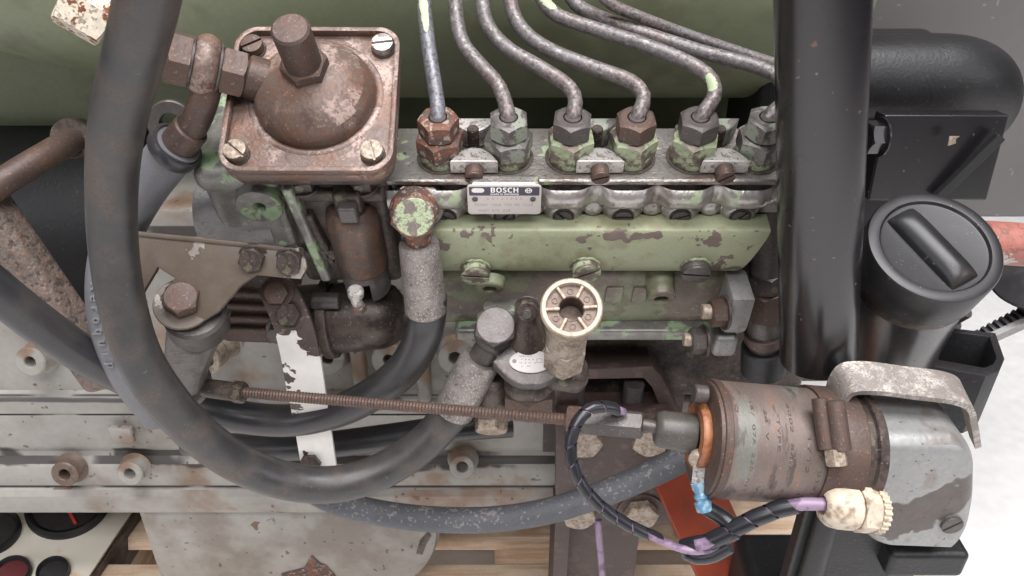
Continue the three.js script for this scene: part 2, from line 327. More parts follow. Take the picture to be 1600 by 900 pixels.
// the pump's green side cover: u runs along it in metres (tile 0.21), chips where the photograph shows them
const CHIPS = [[0.016, 0.017, 0.012, 0.006], [0.034, 0.009, 0.016, 0.005], [0.042, 0.012, 0.007, 0.005], [0.100, 0.011, 0.010, 0.007], [0.116, 0.009, 0.014, 0.004], [0.130, 0.011, 0.009, 0.004], [0.144, 0.010, 0.010, 0.003], [0.164, 0.012, 0.007, 0.003], [0.178, 0.014, 0.006, 0.005], [0.189, 0.040, 0.013, 0.013], [0.046, 0.046, 0.012, 0.003], [0.098, 0.048, 0.02, 0.003], [0.170, 0.050, 0.014, 0.004]];
M.rail = surface(0.21, 1024, 0.0003, (u, v) => {
  const x = u * 0.21, y = v * 0.21, a = fbm(u, v, 5, 5, 191), b = fbm(u, v, 32, 4, 192), g = vn(u, v, 256, 193), e = fbm(u, v, 36, 5, 194) - 0.5;
  let c = tone([165, 169, 143], 0.95 + 0.10 * a + 0.04 * (g - 0.5)); c = mix(c, [142, 136, 106], step(0.50, 0.68, a * 0.55 + b * 0.45) * 0.5);
  let k = 0; for (const [cx, cy, w, h] of CHIPS) { const dx = (x - cx) / w, dy = (y - cy) / h; if (dx * dx + dy * dy > 4) continue; k = Math.max(k, step(0.62, 0.55, Math.hypot(dx, dy) * 1.15 + e * 4.2)); }
  k = Math.max(k, specks(u, v, 60, 0.785, 195)); c = mix(c, mix([118, 104, 98], [146, 134, 128], b), k);
  return [c, 0.38 + 0.16 * b + 0.15 * k, 0.2 * k, 0.6 - 0.5 * k + 0.1 * b];
});
// light grey engine paint with grease, runs of rust and small chips
M.block = surface(0.7, 1024, 0.0005, (u, v) => {
  const a = fbm(u, v, 5, 5, 201), b = fbm(u, v, 22, 5, 202), g = fbm(u, v, 180, 2, 203), y = v * 0.7, w = fbm(u, v, 9, 4, 204) - 0.5;
  let c = tone([170, 167, 161], 0.93 + 0.12 * a + 0.06 * (g - 0.5)); c = mix(c, [132, 122, 112], step(0.46, 0.70, a * 0.5 + b * 0.4 + g * 0.1) * 0.65);
  c = mix(c, [140, 110, 88], step(0.60, 0.74, fbm(u, v, 7, 5, 205) * 0.6 + b * 0.4) * 0.6); c = mix(c, [84, 72, 66], specks(u, v, 140, 0.775, 206) * 0.6);
  const fleck = step(0.785, 0.795, fbm(u, v, 26, 4, 207)); c = mix(c, [118, 92, 78], fleck * 0.85);
  const oil = Math.max(step(0.0075, 0.005, Math.abs(y - 0.3575 + w * 0.02 + (b - 0.5) * 0.012)), step(0.005, 0.004, Math.abs(y - 0.583))) * step(0.44, 0.50, fbm(u, v, 5, 4, 208) + 0.2 * (b - 0.5)); c = mix(c, [70, 64, 61], oil * 0.85); // oil standing on the ledge
  const oil2 = step(0.003, 0.0015, Math.abs(y - 0.4235 + w * 0.004)) * step(0.48, 0.52, fbm(u, v, 6, 4, 209)); c = mix(c, [82, 80, 80], oil2 * 0.8);
  return [c, 0.5 + 0.14 * b - 0.12 * oil, 0, 0.5 * b + 0.4 * g - 0.3 * fleck];
});
M.roughCast = surface(0.12, 512, 0.0012, (u, v) => { const a = fbm(u, v, 6, 4, 221), b = fbm(u, v, 36, 4, 222), g = vn(u, v, 128, 223); let c = mix([116, 102, 95], [140, 128, 120], a); c = mix(c, [160, 108, 78], step(0.72, 0.78, b) * 0.6); c = mix(c, [96, 85, 79], step(0.40, 0.28, b)); return [tone(c, 0.9 + 0.2 * g), 0.6, 0.15, b]; });
M.green = surface(0.5, 512, 0.0003, (u, v) => { const a = fbm(u, v, 4, 5, 231), b = fbm(u, v, 26, 4, 232), g = grain(u, v, 233); let c = tone([140, 146, 120], 0.94 + 0.12 * a + 0.04 * g); c = mix(c, [116, 114, 94], step(0.50, 0.72, a * 0.5 + b * 0.5) * 0.55); return [c, 0.40 + 0.15 * b, 0, b]; });
M.black = surface(0.3, 512, 0.00012, (u, v) => {                     // gloss black paint with dust specks
  const a = fbm(u, v, 5, 4, 241), k = step(0.87, 0.90, fbm(u, v, 120, 2, 242)), r = step(0.88, 0.90, fbm(u, v, 80, 2, 243));
  let c = tone([40, 38, 40], 0.9 + 0.25 * a); c = mix(c, [176, 164, 154], k * 0.7); c = mix(c, [150, 98, 78], r * 0.7);
  return [c, 0.22 + 0.10 * a + 0.3 * k, 0, 0.4 + 0.4 * k + 0.15 * fbm(u, v, 12, 3, 244)];
}, { clearcoat: 0.6, clearcoatRoughness: 0.22 });
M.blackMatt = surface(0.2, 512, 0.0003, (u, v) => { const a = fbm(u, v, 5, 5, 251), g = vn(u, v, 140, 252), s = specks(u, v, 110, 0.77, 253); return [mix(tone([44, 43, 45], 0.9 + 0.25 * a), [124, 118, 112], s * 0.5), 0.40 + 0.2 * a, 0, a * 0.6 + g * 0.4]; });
M.capPlastic = surface(0.12, 512, 0.0001, (u, v) => { const a = fbm(u, v, 5, 5, 261), g = vn(u, v, 128, 262), s = specks(u, v, 90, 0.80, 263); let c = tone([56, 55, 57], 0.92 + 0.18 * a); c = mix(c, [100, 86, 78], step(0.50, 0.72, fbm(u, v, 4, 5, 264)) * 0.5); c = mix(c, [176, 168, 158], s * 0.5); return [c, 0.30 + 0.14 * a, 0.15, 0.5 + 0.3 * (a - 0.5) + 0.3 * s + 0.1 * g]; });
M.brownPaint = surface(0.25, 512, 0.0003, (u, v) => { const a = fbm(u, v, 5, 5, 271), b = fbm(u, v, 28, 4, 272), g = grain(u, v, 273), s = specks(u, v, 120, 0.78, 274); let c = tone([92, 77, 73], 0.9 + 0.2 * a + 0.08 * g); c = mix(c, [130, 110, 100], step(0.54, 0.74, b) * 0.5); c = mix(c, [176, 160, 148], s * 0.5); return [c, 0.48 + 0.12 * b, 0, b]; });
M.bracket = chipped(281, 0x6f645a, 0xa29a92, 0.445, 0.14, 0.1, 0.006);
M.cream = surface(0.08, 256, 0.0002, (u, v) => { const a = fbm(u, v, 5, 5, 291), b = fbm(u, v, 20, 4, 292); let c = tone([216, 204, 186], 0.92 + 0.12 * a); c = mix(c, [126, 106, 90], step(0.46, 0.74, a * 0.4 + b * 0.6) * 0.7); return [c, 0.42, 0, b]; }, { flat: true });
M.peeling = chipped(296, 0xe6dccb, 0x8f5f45, 0.46, 0.05, 0.1, 0.02, { flat: true });
M.knob = surface(0.06, 512, 0.0002, (u, v) => { const a = fbm(u, v, 5, 5, 301), b = fbm(u, v, 26, 4, 302); let c = tone([200, 188, 171], 0.92 + 0.12 * a); c = mix(c, [172, 140, 112], step(0.48, 0.72, b) * 0.5); return [c, 0.4, 0, b]; });
M.knobGrime = rusty(311, [116, 101, 91], [146, 131, 120], [90, 75, 66], 0.6, 0.5);
M.ferrule = surface(0.05, 512, 0.0003, (u, v) => { const a = fbm(u, v, 6, 4, 321), g = fbm(u, v, 54, 3, 322), h = vn(u, v, 96, 323); let c = mix([136, 129, 125], [164, 158, 154], a); c = mix(c, [214, 210, 206], step(0.58, 0.74, g * 0.6 + h * 0.4) * 0.6); c = mix(c, [104, 93, 88], step(0.42, 0.30, g * 0.7 + a * 0.3) * 0.7); return [c, 0.42, 0.4, g]; });
M.wood = surface(0.4, 1024, 0.0004, (u, v) => {
  const w = fbm(u, v, 4, 3, 331) * 0.05, g = fbm(u, (v * 9 + w * 8) % 1, 8, 4, 332), f = vn(u * 2 % 1, v, 256, 333), a = fbm(u, v, 3, 4, 334);
  let c = mix([232, 212, 190], [214, 186, 158], step(0.35, 0.75, g)); c = tone(c, 0.95 + 0.09 * a + 0.05 * (f - 0.5)); c = mix(c, [178, 142, 114], step(0.62, 0.80, fbm(u, v, 6, 4, 336)) * 0.4);
  return [c, 0.7, 0, g];
}, { flat: true });
M.floor = surface(1.2, 512, 0.0004, (u, v) => { const a = fbm(u, v, 5, 5, 341), g = fbm(u, v, 90, 2, 342); return [tone([243, 242, 240], 0.95 + 0.06 * a + 0.05 * (g - 0.5)), 0.5, 0, g]; }, { flat: true });
M.orange = surface(0.2, 256, 0.0002, (u, v) => { const a = fbm(u, v, 5, 5, 351), b = fbm(u, v, 24, 4, 352); let c = tone([172, 86, 60], 0.9 + 0.16 * a); c = mix(c, [140, 84, 66], step(0.52, 0.74, b) * 0.5); return [c, 0.5, 0, b]; }, { flat: true });
// dark strap: u runs down it in metres; white paint survives in big torn flakes on its lower half
M.strapWhite = surface(0.3, 1024, 0.0003, (u, v) => {
  const x = u * 0.3, a = fbm(u, v, 14, 6, 361), b = fbm(u, v, 60, 4, 362), h = fbm(u, v, 120, 2, 363), k = step(0.50, 0.512, a * 0.8 + b * 0.2 + clamp((x - 0.052) * 7, -0.22, 0.15));
  let q = mix([80, 66, 62], [104, 90, 85], b); q = mix(q, [188, 176, 168], step(0.70, 0.8, h) * 0.5); const p = tone([234, 231, 226], 0.97 + 0.05 * b);
  return [mix(q, p, k), 0.46, 0, 0.3 + 0.5 * k];
});
M.dash = surface(0.3, 512, 0.0003, (u, v) => { const a = fbm(u, v, 5, 5, 371), b = fbm(u, v, 24, 4, 372); let c = tone([222, 217, 205], 0.94 + 0.1 * a); c = mix(c, [200, 160, 122], step(0.54, 0.74, a * 0.5 + b * 0.5) * 0.6); return [c, 0.5, 0, b]; }, { flat: true });
M.gasket = surface(0.05, 256, 0.0002, (u, v) => { const a = fbm(u, v, 5, 5, 381), b = fbm(u, v, 30, 3, 382); return [mix([172, 122, 88], [132, 90, 66], step(0.4, 0.7, a * 0.6 + b * 0.4)), 0.45, 0, b]; }, { flat: true });
M.boltPale = surface(0.05, 256, 0.0002, (u, v) => { const a = fbm(u, v, 5, 5, 391), b = fbm(u, v, 24, 4, 392), h = fbm(u, v, 60, 2, 393); return [mix([184, 172, 158], [138, 122, 108], step(0.40, 0.74, b * 0.5 + a * 0.3 + h * 0.2)), 0.48, 0.2, b * 0.5 + h * 0.5]; });
M.greyPanel = surface(0.6, 512, 0.0002, (u, v) => { const a = fbm(u, v, 4, 5, 401), s = specks(u, v, 110, 0.80, 402); return [mix(tone([122, 119, 118], 0.95 + 0.08 * a), [186, 180, 172], s * 0.6), 0.42, 0, 0.5 + s * 0.4]; });
M.redPipe = chipped(411, 0xb27a70, 0xc6bfb8, 0.42, 0.06, 0.1, 0.02, { flat: true });
M.purple = surface(0.04, 256, 0.0001, (u, v) => { const a = fbm(u, v, 6, 5, 421); return [mix([160, 140, 160], [122, 103, 124], step(0.45, 0.7, a)), 0.4, 0, a]; }, { flat: true });
M.blue = surface(0.02, 128, 0.0002, (u, v) => { const a = fbm(u, v, 6, 4, 431); return [mix([104, 148, 174], [158, 180, 192], step(0.5, 0.66, a)), 0.35, 0, a]; }, { flat: true });
M.peelGrey = surface(0.08, 512, 0.0003, (u, v) => { const a = fbm(u, v, 4, 5, 436), b = fbm(u, v, 30, 4, 437), h = fbm(u, v, 110, 2, 438); let c = mix([142, 134, 129], [176, 169, 164], a); c = mix(c, [222, 216, 208], step(0.46, 0.66, a * 0.45 + b * 0.3 + h * 0.28) * 0.85); c = mix(c, [92, 80, 74], step(0.66, 0.78, h * 0.6 + b * 0.4) * 0.7); return [c, 0.45, 0.25, h]; });
M.boot = surface(0.05, 256, 0.0001, (u, v) => { const a = fbm(u, v, 5, 5, 441), h = fbm(u, v, 60, 2, 442); return [mix(mix([84, 80, 76], [104, 100, 95], a), [140, 132, 126], step(0.68, 0.8, h) * 0.5), 0.42, 0, h]; }, { flat: true });
M.leverGrey = rusty(461, [120, 115, 112], [150, 145, 141], [100, 88, 82], 0.45, 0.4);
M.lowerCase = chipped(471, 0x8d9179, 0x857a72, 0.50, 0.2, 0.25, 0.05);
M.copperRing = plain(0x9a6a48, 0.4, 0.7);
M.gallery = surface(0.14, 512, 0.00015, (u, v) => { const a = fbm(u, v, 4, 5, 451), b = fbm(u, v, 26, 4, 452), h = fbm(u, v, 110, 2, 453); let c = mix([162, 157, 153], [196, 192, 189], a * 0.5 + h * 0.5); c = mix(c, [118, 106, 98], step(0.48, 0.68, a * 0.4 + b * 0.45 + h * 0.15) * 0.6); const k = step(0.66, 0.685, fbm(u, v, 6, 5, 454) * 0.8 + b * 0.2); c = mix(c, [156, 168, 136], k * 0.75); return [c, 0.24 + 0.14 * b, 0.6 * (1 - k), h]; });
// ------------------------------------------------------------------ setting: floor, pallet, light fittings outside the frame
const slab = new THREE.Mesh(boxUV(new THREE.BoxGeometry(14, 0.1, 14)), M.floor);
slab.name = 'floor'; slab.position.set(0, -0.05, -1); slab.receiveShadow = true; slab.userData = { label: 'pale overexposed hall floor under the engine', category: 'floor', kind: 'structure' }; scene.add(slab);

{ // ceiling lights and windows, seen only as highlights
  LAMPS.forEach(([x, y, z, tx, ty, tz, w, h, p, c], i) => {
    const n = V(tx - x, ty - y, tz - z).normalize(), up = i < 2;
    const t = thing(up ? 'ceiling_light' : 'window', up ? (i ? 'smaller flat ceiling light above the front of the engine' : 'large flat ceiling light straight above the engine') : i === 2 ? 'bright hall window facing the solenoid side' : 'bright hall window facing the lever side', up ? 'light' : 'window', V(x, y, z));
    const m = frame(V(x, y, z).addScaledVector(n, -0.012), n, Math.abs(n.y) > 0.9 ? V(1, 0, 0) : V(0, 1, 0).cross(n));
    part(t, 'frame', rbox(w + 0.08, 0.03, h + 0.08, 0.004).translate(0, -0.02, 0).applyMatrix4(m), plain(0xd8d8d8, 0.5));
    part(t, up ? 'diffuser' : 'pane', rbox(w, 0.008, h, 0.002).applyMatrix4(m), new THREE.MeshStandardMaterial({ color: 0xffffff, emissive: c, emissiveIntensity: 0.6, roughness: 0.4 }));
  });
}

const PALLET = 0.144;
{
  const t = thing('wooden_pallet', 'pale wooden pallet of sawn boards under the engine', 'pallet', V(0.05, 0, -0.05));
  const board = (x0, x1, z0, z1, y1 = PALLET, h = 0.022) => part(t, 'board', rbox(x1 - x0, h, z1 - z0, 0.0015).translate((x0 + x1) / 2, y1 - h / 2, (z0 + z1) / 2), M.wood);
  const f1 = onY(770, 840, PALLET).z, b2 = onY(770, 881, PALLET).z;
  board(-0.55, 0.45, f1 - 0.1, f1); board(-0.55, 0.45, b2, b2 + 0.1); board(-0.55, 0.45, f1 - 0.25, f1 - 0.14);
  for (const x of [-0.5, 0.05, 0.42]) part(t, 'block', rbox(0.1, 0.1, 0.42, 0.002).translate(x - 0.02, PALLET - 0.023 - 0.05, f1 - 0.05), M.wood);
  for (const x of [-0.5, 0.05, 0.42]) part(t, 'bottom_board', rbox(0.1, 0.018, 0.5, 0.002).translate(x - 0.02, 0.0105, f1 - 0.05), M.wood);
}
{ // loose boards and steel under the solenoid
  const a = onY(1190, 800, 0.11);
  single('plywood_sheet', rbox(0.2, 0.018, 0.17, 0.001).translate(onY(1185, 800, 0.16).x + 0.01, 0.168, onY(1185, 800, 0.16).z - 0.02), M.wood, 'pale plywood sheet on the floor beneath the solenoid', 'board');
}

// ------------------------------------------------------------------ engine block
{
  const t = thing('engine_block', 'light grey painted engine block with bosses and stained flanges', 'engine', V(-0.05, PALLET, -0.25));
  // side profile (y, z), swept along x
  const prof = [[0.60, -0.20], [0.60, -0.128], [0.455, -0.126], [0.430, -0.1245], [0.4265, -0.1200], [0.4245, -0.1185], [0.4085, -0.1182], [0.4075, -0.1198], [0.4065, -0.1182], [0.372, -0.1175], [0.366, -0.1190], [0.362, -0.1212], [0.357, -0.1202], [0.352, -0.1145], [0.347, -0.1118], [0.330, -0.1112], [0.3268, -0.1125], [0.3255, -0.1142], [0.3235, -0.1106], [0.318, -0.1072], [0.304, -0.1066], [0.294, -0.110], [0.287, -0.118], [0.284, -0.13], [0.284, -0.30], [0.60, -0.30]];
  const s = poly(prof.map(([y, z]) => [z, y])), x0 = -0.62, x1 = 0.20, xs = onZ(212, 440, -0.127).x;
  const g = new THREE.ExtrudeGeometry(s, { depth: x1 - xs, bevelEnabled: false, steps: 1 }); // shape x = z, y = y, depth along x
  g.applyMatrix4(new THREE.Matrix4().makeBasis(V(0, 0, 1), V(0, 1, 0), V(-1, 0, 0))).translate(x1, 0, 0);
  part(t, 'crankcase', boxUV(crease(g, 0.5)), M.block);
  const low = new THREE.ExtrudeGeometry(poly([[-0.30, 0.35], [-0.14, 0.494], [-0.128, 0.502], ...prof.slice(2, -2).map(([y, z]) => [z, y]), [-0.30, 0.284]]), { depth: xs - x0, bevelEnabled: false }); // the flywheel end is lower
  low.applyMatrix4(new THREE.Matrix4().makeBasis(V(0, 0, 1), V(0, 1, 0), V(-1, 0, 0))).translate(xs, 0, 0);
  part(t, 'crankcase_end', boxUV(crease(low, 0.5)), M.block);
  part(t, 'cylinder_wall', rbox(1.0, 0.6, 0.06, 0.004).translate(-0.13, 0.72, -0.37), M.green);
  const boss = (px, py, rpx, z, len, hole, m = M.block) => {
    const c = onZ(px, py, z), d = -ray(px, py).dot(FWD) * 0 + (c.clone().sub(EYE).dot(FWD)), r = S(rpx, d), n = V(0, 0.30, 1).normalize(), h = S(hole, d);
    part(t, 'threaded_boss', lathe([[r * 1.25, 0], [r, len * 0.35], [r, len - 0.0012], [r - 0.0012, len], [h + 0.0008, len], [h, len - 0.0008], [h, len - 0.012], [0, len - 0.012]], 36).applyMatrix4(frame(c.addScaledVector(n, -len), n)), m);
  };
  boss(46, 566, 24, -0.110, 0.018, 9); boss(323, 565, 22, -0.088, 0.045, 10, M.boltPale); boss(511, 562, 26, -0.110, 0.018, 9); boss(607, 563, 27, -0.110, 0.018, 9); boss(711, 560, 27, -0.106, 0.022, 10);
  boss(100, 742, 21, -0.100, 0.013, 9, M.knobGrime); boss(202, 741, 20, -0.100, 0.013, 9); boss(722, 730, 20, -0.100, 0.015, 9);
  { const a = onZ(905, 500, -0.105), b = onZ(1250, 620, -0.105); part(t, 'shade_oil_plate', rbox(b.x - a.x, a.y - b.y, 0.02, 0.006, 3).translate((a.x + b.x) / 2, (a.y + b.y) / 2, -0.114), M.grime); }  // oily brown plate added to darken the block shaded by the pump
  // ribs between the bosses, small raised pad
  for (const [px, w] of [[560, 0.012], [660, 0.012], [458, 0.014]]) part(t, 'rib', rbox(w, 0.11, 0.02, 0.004).translate(onZ(px, 560, -0.12).x, 0.48, -0.122), M.block);
  part(t, 'pad', rbox(0.02, 0.018, 0.006, 0.002).translate(onZ(190, 680, -0.11).x, onZ(190, 680, -0.11).y, -0.111), M.block);
  // oil sump under the flange
  const a = onZ(230, 830, -0.125), b = onZ(688, 830, -0.125), c = onZ(655, 885, -0.125), e = onZ(245, 900, -0.125);
  const sh = new THREE.Shape(); sh.moveTo(a.x - 0.004, 0.29); sh.lineTo(b.x + 0.003, 0.29); sh.lineTo(b.x, b.y); sh.quadraticCurveTo(b.x - 0.004, c.y, c.x - 0.012, c.y - 0.025); sh.lineTo(c.x - 0.03, PALLET + 0.002); sh.lineTo(e.x, PALLET + 0.002); sh.closePath();
  const sump = extrude(sh, 0.17, 0.014, 12).translate(0, 0, -0.29);
  const sm = part(t, 'oil_sump', sump, M.block);
  // rust patch where the paint came off
  const rp = [[440, 897], [475, 888], [487, 868], [500, 880], [510, 884], [524, 900], [530, 915], [440, 915]].map(([x, y]) => { const q = onZ(x, y, -0.1188); return [q.x, q.y]; });
  part(sm, 'bare_patch', extrude(poly(rp), 0.0012, 0.0003).translate(0, 0, -0.1198), M.rustOrange, 'bare rusty patch where grey paint flaked off');
  const sp = [[650, 866], [656, 846], [668, 832], [674, 838], [666, 852], [660, 868]].map(([x, y]) => { const q = onZ(x, y, -0.1188); return [q.x, q.y]; });
  part(sm, 'oil_smear', extrude(poly(sp), 0.0006, 0.0002).translate(0, 0, -0.1200), M.grime);
  // flaked paint chip and a brown drip on the flange
  part(t, 'paint_flake', extrude(poly([[418, 806], [430, 802], [432, 812], [425, 814]].map(([x, y]) => { const q = onZ(x, y, -0.11); return [q.x, q.y]; })), 0.001, 0.0002).rotateX(0.02).translate(0, 0, -0.111), M.block);
}

// ------------------------------------------------------------------ dark timing cover and parts at the lever end
{
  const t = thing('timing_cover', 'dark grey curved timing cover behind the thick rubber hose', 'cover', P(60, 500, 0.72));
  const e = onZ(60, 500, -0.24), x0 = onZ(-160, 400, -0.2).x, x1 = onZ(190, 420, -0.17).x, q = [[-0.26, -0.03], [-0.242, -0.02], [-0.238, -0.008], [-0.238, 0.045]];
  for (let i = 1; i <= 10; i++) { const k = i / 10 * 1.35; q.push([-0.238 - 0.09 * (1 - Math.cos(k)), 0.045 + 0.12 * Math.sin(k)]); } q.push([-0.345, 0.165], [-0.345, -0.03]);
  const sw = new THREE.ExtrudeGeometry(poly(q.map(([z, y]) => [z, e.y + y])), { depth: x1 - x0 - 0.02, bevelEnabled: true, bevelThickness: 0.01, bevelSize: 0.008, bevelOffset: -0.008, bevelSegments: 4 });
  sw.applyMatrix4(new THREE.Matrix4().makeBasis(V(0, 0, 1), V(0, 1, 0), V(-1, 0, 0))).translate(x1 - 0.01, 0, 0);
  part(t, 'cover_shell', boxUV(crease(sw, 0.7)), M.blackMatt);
  part(t, 'lifting_eye', lathe([[0.007, 0], [0.015, 0], [0.016, 0.001], [0.016, 0.008], [0.015, 0.009], [0.0075, 0.009], [0.007, 0.001]], 32).applyMatrix4(frame(P(270, 190, 0.56), V(0.2, 0.2, 1))), M.darkSteel);
  part(t, 'mounting_ear', lathe([[0.006, 0], [0.014, 0], [0.015, 0.002], [0.015, 0.014], [0.014, 0.016], [0.0065, 0.016], [0.006, 0.004], [0, 0.004]], 32).applyMatrix4(frame(P(122, 215, 0.60), V(0.2, 0.35, 1))), M.grime);
}
single('rusty_pipe', tube([P(-60, 325, 0.52), P(30, 268, 0.54), P(80, 238, 0.56), P(125, 212, 0.60)], 0.0095, { around: 22 }), M.rustBrown, 'short rusty pipe running into the dark timing cover', 'pipe');
{
  const t = thing('cast_stay', 'rough brown cast stay running down to the engine block', 'stay', P(140, 560, 0.60));
  const a = P(-70, 255, 0.53), b = P(60, 430, 0.56), c = P(165, 590, 0.60);
  const mk = (p, q, w, h) => { const d = q.clone().sub(p), L = d.length(); return rbox(w, L + 0.012, h, 0.008, 4).translate(0, L / 2, 0).applyMatrix4(frame(p, d, V(1, 0.25, 0.1))); };
  part(t, 'arm', mk(a, c, 0.031, 0.026), M.roughCast);
}
// ------------------------------------------------------------------ injection pump
const pump = thing('injection_pump', 'six cylinder inline fuel injection pump with green side cover and name plate', 'fuel pump', PF(0.04, -0.14, -0.03));
const NUTS = [[690, 246], [795, 246], [890, 246], [985, 244], [1079, 245], [1181, 247]].map(([x, y]) => pfOn(x, y, 'y', 0).x);
const NZ = pfOn(800, 246, 'y', 0).z;
{
  const x0 = -0.0725, x1 = 0.168, zf = pfOn(900, 282, 'y', 0).z;       // deck from its front edge zf back to zb
  const zb = zf - 0.045, pm = (g) => g.applyMatrix4(PM);
  // main casting (deck and walls), pump frame profile swept along x
  const s = poly([[zb, 0], [zb, -0.15], [-0.02, -0.15], [-0.022, -0.145], [-0.022, -0.028], [zf - 0.006, -0.0285], [zf - 0.006, -0.005], [zf - 0.001, -0.0045], [zf, -0.0035], [zf, -0.0008], [zf - 0.001, 0]]);
  const body = new THREE.ExtrudeGeometry(s, { depth: x1 - x0, bevelEnabled: false });
  body.applyMatrix4(new THREE.Matrix4().makeBasis(V(0, 0, 1), V(0, 1, 0), V(-1, 0, 0))).translate(x1, 0, 0);
  part(pump, 'pump_body', pm(boxUV(crease(body, 0.5))), M.alu);
  // wavy front face: a bulge over every plunger, a raised eye round every plug
  const plugs = [697, 788, 880, 973, 1062, 1155].map((px) => pfOn(px, 344, 'z', zf + 0.002).x), plugY = pfOn(900, 339, 'z', zf + 0.002).y;
  const mid = plugs.map((x) => x), top = -0.005, bot = -0.0305;
  const bulge = (x, y) => {                                            // one wavy half-round bead, pinched between the plungers
    const dy = (y + 0.0124) / 0.0100, near = Math.min(...mid.map((m) => Math.abs(x - m))), pinch = 1 - 0.62 * Math.exp(-(((0.0172 - near) / 0.0058) ** 2)) * (near < 0.02 ? 1 : 0);
    const h = Math.abs(dy) < 1 ? 0.0118 * pinch * Math.pow(1 - dy * dy, 0.62) : 0;
    let e = 0; for (const m of plugs) { const q = Math.hypot((x - m) / 0.0088, (y - plugY) / 0.0080); e = Math.max(e, 0.0056 * step(1.6, 0.8, q)); }
    for (let i = 0; i < plugs.length - 1; i++) { const m = (plugs[i] + plugs[i + 1]) / 2, q = Math.hypot((x - m) / 0.0065, (y + 0.0255) / 0.006); e = Math.max(e, q < 1 ? 0.0048 * Math.sqrt(1 - q * q) : 0); }
    return Math.cbrt(h * h * h + e * e * e) + 0.0016;
  };
  const face = grid(420, 60, (s, t) => { const x = x0 + (x1 - x0) * s, y = bot + (top - bot) * t; return [V(x, y, zf - 0.0055 + bulge(x, y)), x, y]; });
  face.computeVertexNormals(); part(pump, 'gallery_wall', pm(face), M.gallery);
  plugs.forEach((x) => part(pump, 'slotted_plug', pm(slotHead(0.0053, 0.0035, 0.0018, 0.0012).rotateX(Math.PI / 2).rotateZ(cell(Math.round(x * 900), 3, 5) * 3).translate(x, plugY, zf - 0.0006)), M.darkSteel));
  plugs.forEach((x) => part(pump, 'plug_rim', pm(new THREE.TorusGeometry(0.0060, 0.0006, 8, 32).translate(x, plugY, zf + 0.0020)), M.grime));
  // green side cover
  const rx0 = pfOn(668, 395, 'z', 0).x, rx1 = pfOn(1197, 380, 'z', 0).x;
  const rp = [[-0.0302, zf - 0.002], [-0.0302, -0.0012], [-0.0305, -0.0004], [-0.0313, 0.0002], [-0.036, 0.0012], [-0.042, 0.0022], [-0.048, 0.0030], [-0.054, 0.0034], [-0.060, 0.0030], [-0.0645, 0.0018], [-0.0685, -0.0004], [-0.0720, -0.0038], [-0.0745, -0.0080], [-0.0757, -0.0125], [-0.076, -0.018], [-0.076, -0.023]];
  let acc = 0; const al = rp.map((p, i) => (i ? (acc += Math.hypot(p[0] - rp[i - 1][0], p[1] - rp[i - 1][1])) : 0));
  const cover = grid(60, rp.length - 1, (s, t) => {
    const j = Math.round(t * (rp.length - 1)), cut = Math.max(0, al[j] - 0.016) * 0.34, x = rx0 + (rx1 - cut - rx0) * s;   // the end is cut off at a slant
    return [V(x, rp[j][0], rp[j][1]), x - rx0 + 0.004, al[j] + 0.001 - 0.008];
  });
  const endCap = (() => { const sh = poly(rp.map(([y, z]) => [z, y])); const g = new THREE.ShapeGeometry(sh); const p = g.attributes.position; for (let i = 0; i < p.count; i++) { const z = p.getX(i), y = p.getY(i); let j = 0; rp.forEach((q, k) => { if (Math.abs(q[0] - y) < 1e-6 && Math.abs(q[1] - z) < 1e-6) j = k; }); p.setXYZ(i, rx1 - Math.max(0, al[j] - 0.016) * 0.34, y, z); } return boxUV(g); })();
  const endL = boxUV(new THREE.ShapeGeometry(poly(rp.map(([y, z]) => [z, y]))).applyMatrix4(new THREE.Matrix4().makeBasis(V(0, 0, 1), V(0, 1, 0), V(-1, 0, 0))).translate(rx0, 0, 0)); endCap.computeVertexNormals();
  const cv = part(pump, 'side_cover', pm(merge([crease(cover, 0.75), endCap, endL])), M.rail, 'green painted side cover with flaked upper edge');
  for (const [px, py] of [[743, 424], [915, 421], [1088, 422]]) {
    const c = pfOn(px, py, 'z', 0.006); c.z -= 0.010;
    part(cv, 'cover_screw', pm(slotHead(0.0090, 0.0135, 0.002, 0.0016).rotateX(Math.PI / 2 + 0.1).rotateZ(px === 915 ? 0.5 : -0.1).translate(c.x, c.y, c.z)), px === 1088 ? M.darkSteel : M.nutGreen);
    part(cv, 'screw_washer', pm(ring(0.006, 0.0098, 0.002).rotateX(Math.PI / 2 + 0.1).translate(c.x, c.y, c.z + 0.0065)), M.nutGreen);
  }
  // lower housing below the cover
  part(pump, 'camshaft_housing', pm(rbox(x1 - x0 - 0.02, 0.062, 0.05, 0.008, 3).translate((x0 + x1) / 2, -0.108, -0.032)), M.lowerCase);
  part(pump, 'base_flange', pm(rbox(0.20, 0.012, 0.06, 0.003).translate(0.06, -0.139, -0.028)), M.govGreen);
  for (const [px, py, r, l] of [[1035, 462, 0.0095, 0.018], [765, 450, 0.0095, 0.007]]) { const c = pfOn(px, py, 'z', 0.008); part(pump, 'drain_boss', pm(lathe([[r * 1.1, 0], [r, 0.003], [r, l - 0.001], [r - 0.001, l], [r * 0.5, l], [r * 0.45, l - 0.004], [0, l - 0.004]], 30).rotateX(Math.PI / 2 + 0.25).translate(c.x, c.y, c.z - l)), M.lowerCase); }
  for (const [px, w] of [[960, 0.012], [1000, 0.010], [900, 0.008]]) { const c = pfOn(px, 452, 'z', -0.008); part(pump, 'cast_lug', pm(rbox(w, 0.016, 0.006, 0.001).translate(c.x, c.y - 0.004, c.z)), M.lowerCase); }

